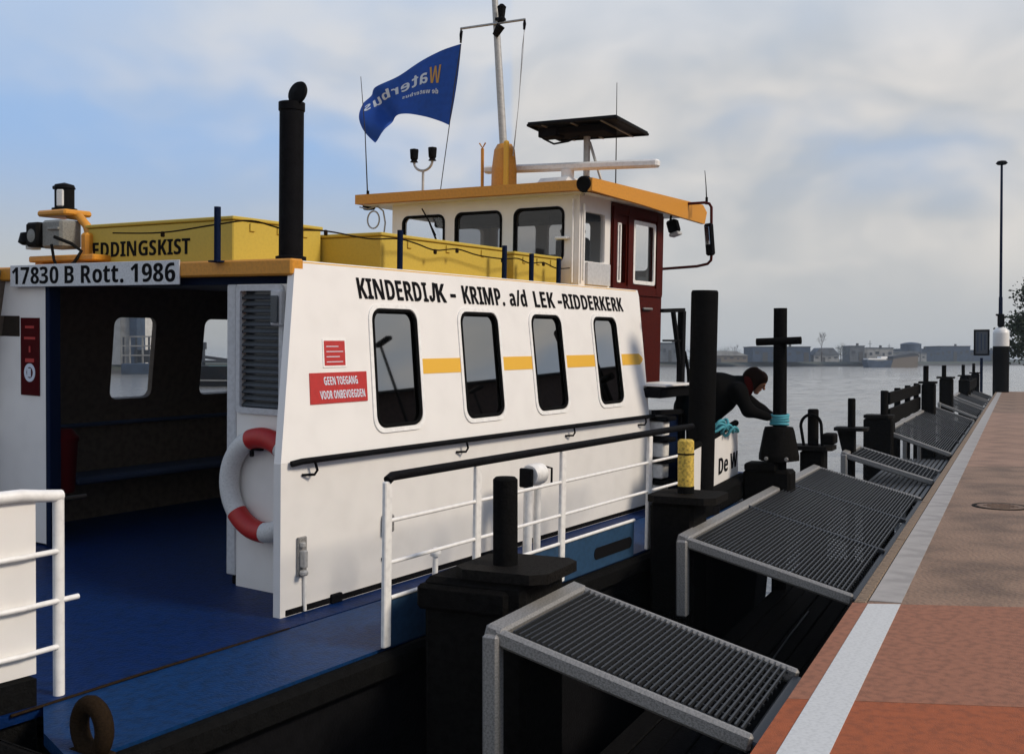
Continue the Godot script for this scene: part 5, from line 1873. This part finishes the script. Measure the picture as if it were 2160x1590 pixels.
func build_far_things() -> void:
	# across the river, right of the ferry
	hall("quayside_hall", "grey hall on the far bank seen between the ladder and the black pile", "building", 66, 78, -486, 20, 0.3, 8.5, M.far_grey, M.far_dark, 0.0, 5)
	hall("boathouse", "low tan boathouse with white rounded roof on the far bank", "building", 84, 107, -484, 14, 0.2, 2.9, M.far_tan, M.far_light, 2.2, 8)
	hall("blue_shed", "long blue shed with dark roof edge on the far bank behind the cross bar pile", "building", 113, 140, -500, 20, 0.3, 6.9, M.far_blue, M.far_dark, 0.0, 7)
	hall("white_house", "small pale house with grey hipped roof right of the bare tree on the far bank", "house", 143, 155, -505, 10, 0.3, 3.2, M.far_light, M.far_grey, 3.4, 4)
	hall("grey_block", "plain grey block on the far bank behind the passing barge", "building", 163, 170, -514, 12, 0.3, 7.5, M.far_grey, M.far_grey, 0.0, 2)
	hall("white_hall", "white hall with flat dark roof on the far bank behind the barge", "building", 170.5, 186, -520, 14, 0.3, 6.6, M.far_light, M.far_dark, 0.0, 5)
	hall("low_sheds", "row of low pale sheds on the far bank left of the round tank", "building", 187, 212, -545, 14, 0.3, 4.2, M.far_light, M.far_grey, 1.2, 8)
	hall("blue_hall", "blue hall beside the round tank on the far bank", "building", 218, 240, -596, 20, 0.3, 6.8, M.far_blue, M.far_blue, 0.0, 6)
	hall("blue_hall", "wide blue hall with pale roof edge right of the tank on the far bank", "building", 241, 258, -600, 22, 0.3, 8.4, M.far_blue, M.far_grey, 0.0, 5)
	hall("blue_hall", "lowest blue hall on the far bank nearest the notice board", "building", 259, 282, -604, 22, 0.3, 6.2, M.far_blue, M.far_grey, 0.0, 6)
	var t := thing("storage_tank", "round blue storage tank with shallow dome on the far bank", "tank", Transform3D(Basis(), Vector3(217, 0.3, -580)))
	var st := S()
	lathe(st, [Vector2(5.4, 0), Vector2(5.4, 9.2)], Transform3D(), 28)
	part("shell", st, M.far_blue, t)
	st = S()
	lathe(st, [Vector2(5.55, 9.15), Vector2(5.55, 9.45), Vector2(3.5, 10.1), Vector2(0, 10.5)], Transform3D(), 28)
	part("dome", st, M.far_blue, t)
	bare_tree("bare tree rising behind the pale house on the far bank", Vector3(145, 0.3, -499), 13.0, 3)
	bare_tree("thin bare tree left of the blue shed on the far bank", Vector3(108, 0.3, -515), 8.0, 8)
	leafy_tree("dark round tree on the far bank between pale house and grey block", "far_tree", Vector3(158, 0.3, -512), 8.6, 3.4, 11, 1500)
	leafy_tree("dark tree on the far bank behind the boathouse", "far_tree", Vector3(104, 0.3, -520), 6.8, 4.5, 12, 1500)
	leafy_tree("dark tree on the far bank hard against the blue shed", "far_tree", Vector3(110.5, 0.3, -522), 6.2, 3.0, 13, 1200)
	var more := [[80.0, -520.0, 7.0, "dark tree behind the grey hall on the far bank"], [88.0, -525.0, 6.4, "broad dark tree behind the fore end of the boathouse"], [190.0, -565.0, 6.8, "dark tree behind the low pale sheds on the far bank"], [205.0, -570.0, 6.0, "lower dark tree between low sheds and round tank"]]
	for k in more.size():
		leafy_tree(more[k][3], "far_tree", Vector3(more[k][0], 0.3, more[k][1]), more[k][2], 4.2, 20 + k, 900)
	for k in 3:
		var mp := thing("far_mast", ["thin mast above the white hall on the far bank", "thin mast right of the white hall on the far bank", "thin mast over the low sheds on the far bank"][k], "mast", Transform3D(Basis(), Vector3([178.0, 187.5, 203.0][k], 0.3, -530)), "thin masts on the far bank")
		st = S()
		tube(st, [Vector3.ZERO, Vector3(0, [10.5, 8.8, 7.6][k], 0)], [0.25, 0.12], 6)
		part("post", st, M.far_dark, mp)
		st = S()
		box(st, Vector3(0, [8.9, 7.6, 6.5][k], 0), Vector3(2.0, 0.15, 0.15), 0.0)
		part("yard", st, M.far_dark, mp)
	# barge under way on the river
	var sh := thing("river_barge", "river barge with blue stern and high brown bow under way in midstream", "barge", Transform3D(Basis(Vector3.UP, 0.12), Vector3(158, WATER, -446)))
	var hf := func(x: float, y: float, d: float) -> Vector3: return Vector3(x, y, d)
	st = S()
	extrude(st, PackedVector2Array([Vector2(-1, -0.8), Vector2(11.0, -0.8), Vector2(11.3, 4.9), Vector2(4, 4.2), Vector2(0.5, 3.6)]), hf, 2.6, -2.6)
	part("fore_hull", st, M.far_tan, sh)
	st = S()
	extrude(st, PackedVector2Array([Vector2(0.3, 3.6), Vector2(4, 4.2), Vector2(11.35, 4.92), Vector2(11.35, 5.6), Vector2(8, 6.1), Vector2(4, 5.2), Vector2(0.3, 4.6)]), hf, 2.7, -2.7)
	part("bow_rail", st, M.far_dark, sh)
	st = S()
	extrude(st, PackedVector2Array([Vector2(-11.2, 3.2), Vector2(-10, -0.8), Vector2(-0.9, -0.8), Vector2(0.25, 3.0), Vector2(-5, 2.6)]), hf, 2.5, -2.5)
	part("stern_hull", st, M.far_blue, sh)
	st = S()
	box(st, Vector3(-6.5, 3.5, 0), Vector3(8, 0.6, 4.6), 0.1)
	box(st, Vector3(-3.2, 4.1, 0), Vector3(3, 0.9, 3.6), 0.2)
	part("deckhouse", st, M.white_trim, sh)
	# harbour seen through the cabin windows
	hall("tan_warehouse", "tan warehouse across the harbour seen through the foremost cabin window", "warehouse", -118, -108, -262, 20, 0.2, 14, M.far_tan, M.far_grey, 0.0, 0)
	hall("grey_warehouse", "pale grey warehouse across the harbour seen through the middle cabin window", "warehouse", -107, -94.4, -264, 20, 0.2, 15, M.harbour_pale, M.far_grey, 0.0, 0)
	hall("grey_silo", "grey silo tower beside the pale warehouse across the harbour", "silo", -96.4, -94.2, -262.5, 6, 0.2, 17, M.far_light, M.far_grey, 0.0, 0)
	hall("blue_silo", "blue silo tower beside the grey one across the harbour", "silo", -94.0, -92.2, -262, 6, 0.2, 17, M.far_blue, M.far_grey, 0.0, 0)
	var fr := thing("work_vessel", "work vessel with open framework across the harbour beside the blue silo", "vessel", Transform3D(Basis(), Vector3(-88.4, WATER, -252)))
	st = S()
	box(st, Vector3(0.4, 1.2, 0), Vector3(7.2, 2.6, 5), 0.2)
	part("hull", st, M.far_blue, fr)
	for k in 5:
		st = S()
		box(st, Vector3(-2.9 + k * 1.5, 5.6, 1.5), Vector3(0.35, 6.4, 0.35), 0.0)
		part("frame_post", st, M.far_light if k % 2 else M.far_dark, fr)
	for y in [4.4, 6.6, 8.8]:
		st = S()
		box(st, Vector3(0.2, y, 1.6), Vector3(7.0, 0.3, 0.3), 0.0)
		part("frame_rail", st, M.far_light, fr)
	st = S()
	box(st, Vector3(1.5, 4.2, -0.6), Vector3(4.4, 3.0, 2.4), 0.0)
	part("machinery", st, M.far_dark, fr)
	var pn := thing("pontoon", "teal pontoon across the harbour seen through the aft cabin window", "pontoon", Transform3D(Basis(), Vector3(-70, WATER, -246)))
	st = S()
	box(st, Vector3(0, 0.8, 0), Vector3(13, 2.4, 5), 0.1)
	part("hull", st, M.far_teal, pn)
	st = S()
	box(st, Vector3(0.5, 3.0, 0), Vector3(12, 0.5, 3), 0.1)
	part("rail", st, M.far_dark, pn)
	var cn := thing("harbour_crane", "small dark crane standing on the pontoon across the harbour", "crane", Transform3D(Basis(), Vector3(-70.6, WATER + 2.0, -246)))
	st = S()
	tube(st, [Vector3(-0.6, 0, 0), Vector3(-0.6, 4.2, 0)], 0.4, 8)
	box(st, Vector3(-0.5, 4.6, 0), Vector3(1.1, 1.6, 1.0), 0.1)
	part("tower", st, M.far_dark, cn)
	st = S()
	beam(st, Vector3(-0.3, 2.0, 0), Vector3(5.5, 1.2, 0), 0.5, 0.7)
	part("jib", st, M.far_dark, cn)
	var db := thing("moored_barge", "long black barge moored on the harbour water behind the ferry", "barge", Transform3D(Basis(), Vector3(-33, WATER, -139)))
	st = S()
	extrude(st, PackedVector2Array([Vector2(-8.4, -0.6), Vector2(10, -0.6), Vector2(10, 2.7), Vector2(-7, 2.6), Vector2(-8.8, 3.0)]), hf, 2.0, -2.0)
	part("hull", st, M.black_paint, db)
	st = S()
	extrude(st, PackedVector2Array([Vector2(-8.7, 0.75), Vector2(10, 0.55), Vector2(10, 0.7), Vector2(-8.7, 0.92)]), hf, 2.05, -2.05)
	part("stripe", st, M.far_light, db)

# ==================================================================== the deckhand
func skin_field(st: SurfaceTool, bones: Array, cell: float, k: float) -> void:
	# bones: [a, b, ra, rb, colour]; tapered capsules joined by a smooth minimum and meshed as surface nets
	var lo := Vector3.INF
	var hi := -Vector3.INF
	for b: Array in bones:
		var rr := maxf(b[2], b[3]) + 3.0 * cell + k
		for p: Vector3 in [b[0], b[1]]:
			lo = lo.min(p - Vector3.ONE * rr)
			hi = hi.max(p + Vector3.ONE * rr)
	var n := Vector3i(((hi - lo) / cell).ceil()) + Vector3i.ONE
	var f := PackedFloat32Array()
	f.resize(n.x * n.y * n.z)
	f.fill(1.0)
	for b: Array in bones:
		var a: Vector3 = b[0]
		var e: Vector3 = (b[1] as Vector3) - a
		var ee := maxf(e.length_squared(), 1e-9)
		var ra: float = b[2]
		var rb: float = b[3]
		var rr := maxf(ra, rb) + 2.5 * cell + k
		var m0 := Vector3i(((a.min(b[1]) - Vector3.ONE * rr - lo) / cell).floor()).clamp(Vector3i.ZERO, n - Vector3i.ONE)
		var m1 := Vector3i(((a.max(b[1]) + Vector3.ONE * rr - lo) / cell).ceil()).clamp(Vector3i.ZERO, n - Vector3i.ONE)
		for x in range(m0.x, m1.x + 1):
			for y in range(m0.y, m1.y + 1):
				for z in range(m0.z, m1.z + 1):
					var p := lo + Vector3(x, y, z) * cell - a
					var t := clampf(p.dot(e) / ee, 0.0, 1.0)
					var d := (p - e * t).length() - lerpf(ra, rb, t)
					var i := (x * n.y + y) * n.z + z
					var g := f[i]
					var h := maxf(k - absf(g - d), 0.0) / k
					f[i] = minf(g, d) - h * h * k * 0.25
	var at := {}
	var step := [n.y * n.z, n.z, 1]
	for x in n.x - 1:
		for y in n.y - 1:
			for z in n.z - 1:
				var i := (x * n.y + y) * n.z + z
				var v := [f[i], f[i + 1], f[i + n.z], f[i + n.z + 1], f[i + step[0]], f[i + step[0] + 1], f[i + step[0] + n.z], f[i + step[0] + n.z + 1]]
				var neg := 0
				for w: float in v:
					if w < 0.0:
						neg += 1
				if neg == 0 or neg == 8:
					continue
				var sum := Vector3.ZERO
				var cnt := 0
				for q in 8:
					for bit: int in [1, 2, 4]:
						var q2 := q | bit
						if q2 == q or (v[q] < 0.0) == (v[q2] < 0.0):
							continue
						var t: float = v[q] / (v[q] - v[q2])
						var c0 := Vector3((q >> 2) & 1, (q >> 1) & 1, q & 1)
						var c1 := Vector3((q2 >> 2) & 1, (q2 >> 1) & 1, q2 & 1)
						sum += c0.lerp(c1, t)
						cnt += 1
				var p := lo + (Vector3(x, y, z) + sum / cnt) * cell
				var gr := Vector3(v[4] + v[5] + v[6] + v[7] - v[0] - v[1] - v[2] - v[3], v[2] + v[3] + v[6] + v[7] - v[0] - v[1] - v[4] - v[5], v[1] + v[3] + v[5] + v[7] - v[0] - v[2] - v[4] - v[6]).normalized()
				var best := 9.0
				var col := Color.BLACK
				for b: Array in bones:
					var ba: Vector3 = b[0]
					var be: Vector3 = (b[1] as Vector3) - ba
					var t := clampf((p - ba).dot(be) / maxf(be.length_squared(), 1e-9), 0.0, 1.0)
					var d := (p - ba - be * t).length() - lerpf(b[2], b[3], t)
					if d < best:
						best = d
						col = b[4]
				at[i] = [p, gr, col]
	for i: int in at:
		for ax in 3:
			var s0: int = step[ax]
			if (f[i] < 0.0) == (f[i + s0] < 0.0):
				continue
			var u: int = step[(ax + 1) % 3]
			var w: int = step[(ax + 2) % 3]
			if not (at.has(i - u) and at.has(i - w) and at.has(i - u - w)):
				continue
			var q := [at[i], at[i - u], at[i - u - w], at[i - w]]
			for tr: Array in [[0, 1, 2], [0, 2, 3]]:
				var o := [q[tr[0]], q[tr[1]], q[tr[2]]]
				var nn: Vector3 = ((o[0][0] as Vector3) - (o[2][0] as Vector3)).cross((o[0][0] as Vector3) - (o[1][0] as Vector3))
				if nn.dot(o[0][1] + o[1][1] + o[2][1]) < 0.0:
					o = [o[0], o[2], o[1]]
				for vv: Array in o:
					st.set_color(vv[2])
					st.set_normal(vv[1])
					st.add_vertex(vv[0])

func build_person() -> void:
	var base := vb(6.13, 0.08, 0.06)
	var o := thing("person", "person in dark clothes bending over the stern to make fast the rope", "person", on_boat(base))
	var jk := Color(0.005, 0.005, 0.0055)
	var tr := Color(0.007, 0.008, 0.012)
	var sk := Color(0.22, 0.115, 0.08)
	var bt := Color(0.006, 0.006, 0.006)
	# local axes: x to starboard, y up, z towards the bow
	var hip := Vector3(0.02, 0.98, 0.02)
	var chest_ := Vector3(0.25, 1.11, -0.11)
	var sh := Vector3(0.41, 1.15, -0.2)
	var side := Vector3(0.45, 0.0, 0.89).normalized()
	var hl := hip + side * 0.1
	var hr := hip - side * 0.1
	var s_near := sh + side * 0.19 + Vector3(0, -0.03, 0)
	var s_far := sh - side * 0.19 + Vector3(0, -0.03, 0)
	var head := Vector3(0.58, 1.22, -0.31)
	var fwd := Vector3(0.8, -0.42, -0.46).normalized()
	var hand_n := Vector3(0.81, 0.85, -0.2)
	var hand_f := Vector3(0.83, 0.81, -0.4)
	var el_n := Vector3(0.62, 0.93, -0.02)
	var el_f := Vector3(0.6, 0.9, -0.46)
	var bones := [
		[hip + Vector3(-0.04, -0.06, 0), chest_, 0.19, 0.205, jk], [chest_, sh, 0.205, 0.14, jk], [hl, hr, 0.15, 0.15, tr], [hip + Vector3(0.05, -0.2, 0), chest_ + Vector3(0.05, -0.1, 0), 0.14, 0.13, jk],
		[s_near, s_far, 0.1, 0.1, jk], [sh, head - fwd * 0.06, 0.09, 0.07, jk],
		[s_near, el_n, 0.085, 0.066, jk], [el_n, hand_n - (hand_n - el_n).normalized() * 0.05, 0.064, 0.046, jk],
		[s_far, el_f, 0.085, 0.066, jk], [el_f, hand_f - (hand_f - el_f).normalized() * 0.05, 0.064, 0.046, jk],
		[hl, Vector3(0.05, 0.5, 0.12), 0.1, 0.068, tr], [Vector3(0.05, 0.5, 0.12), Vector3(-0.02, 0.04, 0.14), 0.065, 0.048, tr],
		[hr, Vector3(0.02, 0.5, -0.1), 0.1, 0.068, tr], [Vector3(0.02, 0.5, -0.1), Vector3(-0.06, 0.04, -0.1), 0.065, 0.048, tr],
		[Vector3(-0.04, -0.01, 0.14), Vector3(0.14, -0.025, 0.1), 0.05, 0.042, bt], [Vector3(-0.08, -0.01, -0.1), Vector3(0.1, -0.025, -0.14), 0.05, 0.042, bt]]
	var st := S()
	skin_field(st, bones, 0.014, 0.05)
	# head on its own finer grid: skull, jaw, nose, brow, ears, neck
	var upv := (Vector3.UP - fwd * Vector3.UP.dot(fwd)).normalized()
	var lt := upv.cross(fwd).normalized()
	var hb := [
		[head - fwd * 0.02 + upv * 0.03, head + fwd * 0.03 + upv * 0.025, 0.09, 0.078, sk],
		[head + fwd * 0.035 - upv * 0.03, head + fwd * 0.055 - upv * 0.085, 0.06, 0.032, sk],
		[head + fwd * 0.1 + upv * 0.01, head + fwd * 0.118 - upv * 0.025, 0.009, 0.014, sk],
		[head + fwd * 0.09 + upv * 0.022 + lt * 0.035, head + fwd * 0.09 + upv * 0.022 - lt * 0.035, 0.014, 0.014, sk],
		[head + fwd * 0.086 - upv * 0.052 + lt * 0.018, head + fwd * 0.086 - upv * 0.052 - lt * 0.018, 0.01, 0.01, sk],
		[head + lt * 0.082 + upv * 0.01, head + lt * 0.085 - upv * 0.025, 0.012, 0.01, sk],
		[head - lt * 0.082 + upv * 0.01, head - lt * 0.085 - upv * 0.025, 0.012, 0.01, sk],
		[sh + fwd * 0.04, head - upv * 0.03, 0.058, 0.055, sk]]
	skin_field(st, hb, 0.006, 0.02)
	# hands: palm, four unequal bent fingers and a thumb closing on the rope
	for hd: Array in [[hand_n, el_n, 1.0], [hand_f, el_f, -1.0]]:
		var h: Vector3 = hd[0]
		var d := (h - (hd[1] as Vector3)).normalized()
		var ac := d.cross(Vector3.UP).normalized()
		var dn := d.cross(ac).normalized()
		if dn.y > 0:
			dn = -dn
		var fb := [[h - d * 0.05, h + d * 0.01, 0.026, 0.03, sk], [h + d * 0.01 + ac * 0.022, h + d * 0.035 + ac * 0.026, 0.02, 0.016, sk], [h + d * 0.01 - ac * 0.022, h + d * 0.035 - ac * 0.026, 0.02, 0.016, sk]]
		for q in 4:
			var off := ac * (-0.03 + 0.02 * q)
			var ln: float = [0.034, 0.04, 0.038, 0.03][q]
			var k0 := h + d * 0.04 + off
			var k1 := k0 + (d + dn * 0.35).normalized() * ln
			var k2 := k1 + (d * 0.3 + dn).normalized() * ln * 0.75
			var k3 := k2 + (dn - d * 0.5).normalized() * ln * 0.55
			fb.append([k0, k1, 0.0095, 0.009, sk])
			fb.append([k1, k2, 0.009, 0.008, sk])
			fb.append([k2, k3, 0.008, 0.007, sk])
		var th: Vector3 = h + ac * 0.028 * hd[2]
		fb.append([th - d * 0.01, th + (d + ac * hd[2] + dn * 0.4).normalized() * 0.04, 0.013, 0.011, sk])
		fb.append([th + (d + ac * hd[2] + dn * 0.4).normalized() * 0.04, th + (d + ac * hd[2] + dn * 0.4).normalized() * 0.04 + (d + dn).normalized() * 0.03, 0.011, 0.008, sk])
		skin_field(st, fb, 0.0035, 0.008)
	part("body", st, M.person, o)
	st = S()
	skin_field(st, [[head - fwd * 0.035 + upv * 0.05, head + fwd * 0.03 + upv * 0.06, 0.108, 0.085, jk], [head - fwd * 0.06 + upv * 0.02, head - fwd * 0.055 - upv * 0.07, 0.095, 0.08, jk], [head - fwd * 0.0 + upv * 0.03 + lt * 0.045, head - fwd * 0.02 - upv * 0.06 + lt * 0.05, 0.055, 0.045, jk], [head - fwd * 0.0 + upv * 0.03 - lt * 0.045, head - fwd * 0.02 - upv * 0.06 - lt * 0.05, 0.055, 0.045, jk]], 0.008, 0.03)
	part("hair", st, M.hair, o)
	st = S()
	var ct := (sh + head) * 0.5 + fwd * 0.01
	var ring := []
	for k in 16:
		var a := TAU * k / 16
		ring.append(ct + lt * cos(a) * 0.075 + upv * sin(a) * 0.07 + fwd * 0.025 * sin(a * 2.0))
	tube(st, ring, 0.058, 10, true)
	part("scarf", st, M.collar_red, o)
	for e in [-1, 1]:
		st = S()
		lathe(st, [Vector2(0, 0.011), Vector2(0.008, 0.008), Vector2(0.011, 0), Vector2(0.008, -0.008), Vector2(0, -0.011)], Transform3D(Basis(), head + fwd * 0.094 + upv * 0.004 + lt * 0.032 * e), 8)
		part("eye", st, M.ink, o)
	st = S()
	skin_field(st, [[hip + Vector3(0.02, -0.02, 0.09) + side * 0.12, hip + Vector3(0.1, 0.0, 0.06) + side * 0.12, 0.012, 0.012, jk]], 0.006, 0.01)
	part("belt_clip", st, M.galvanised, o)
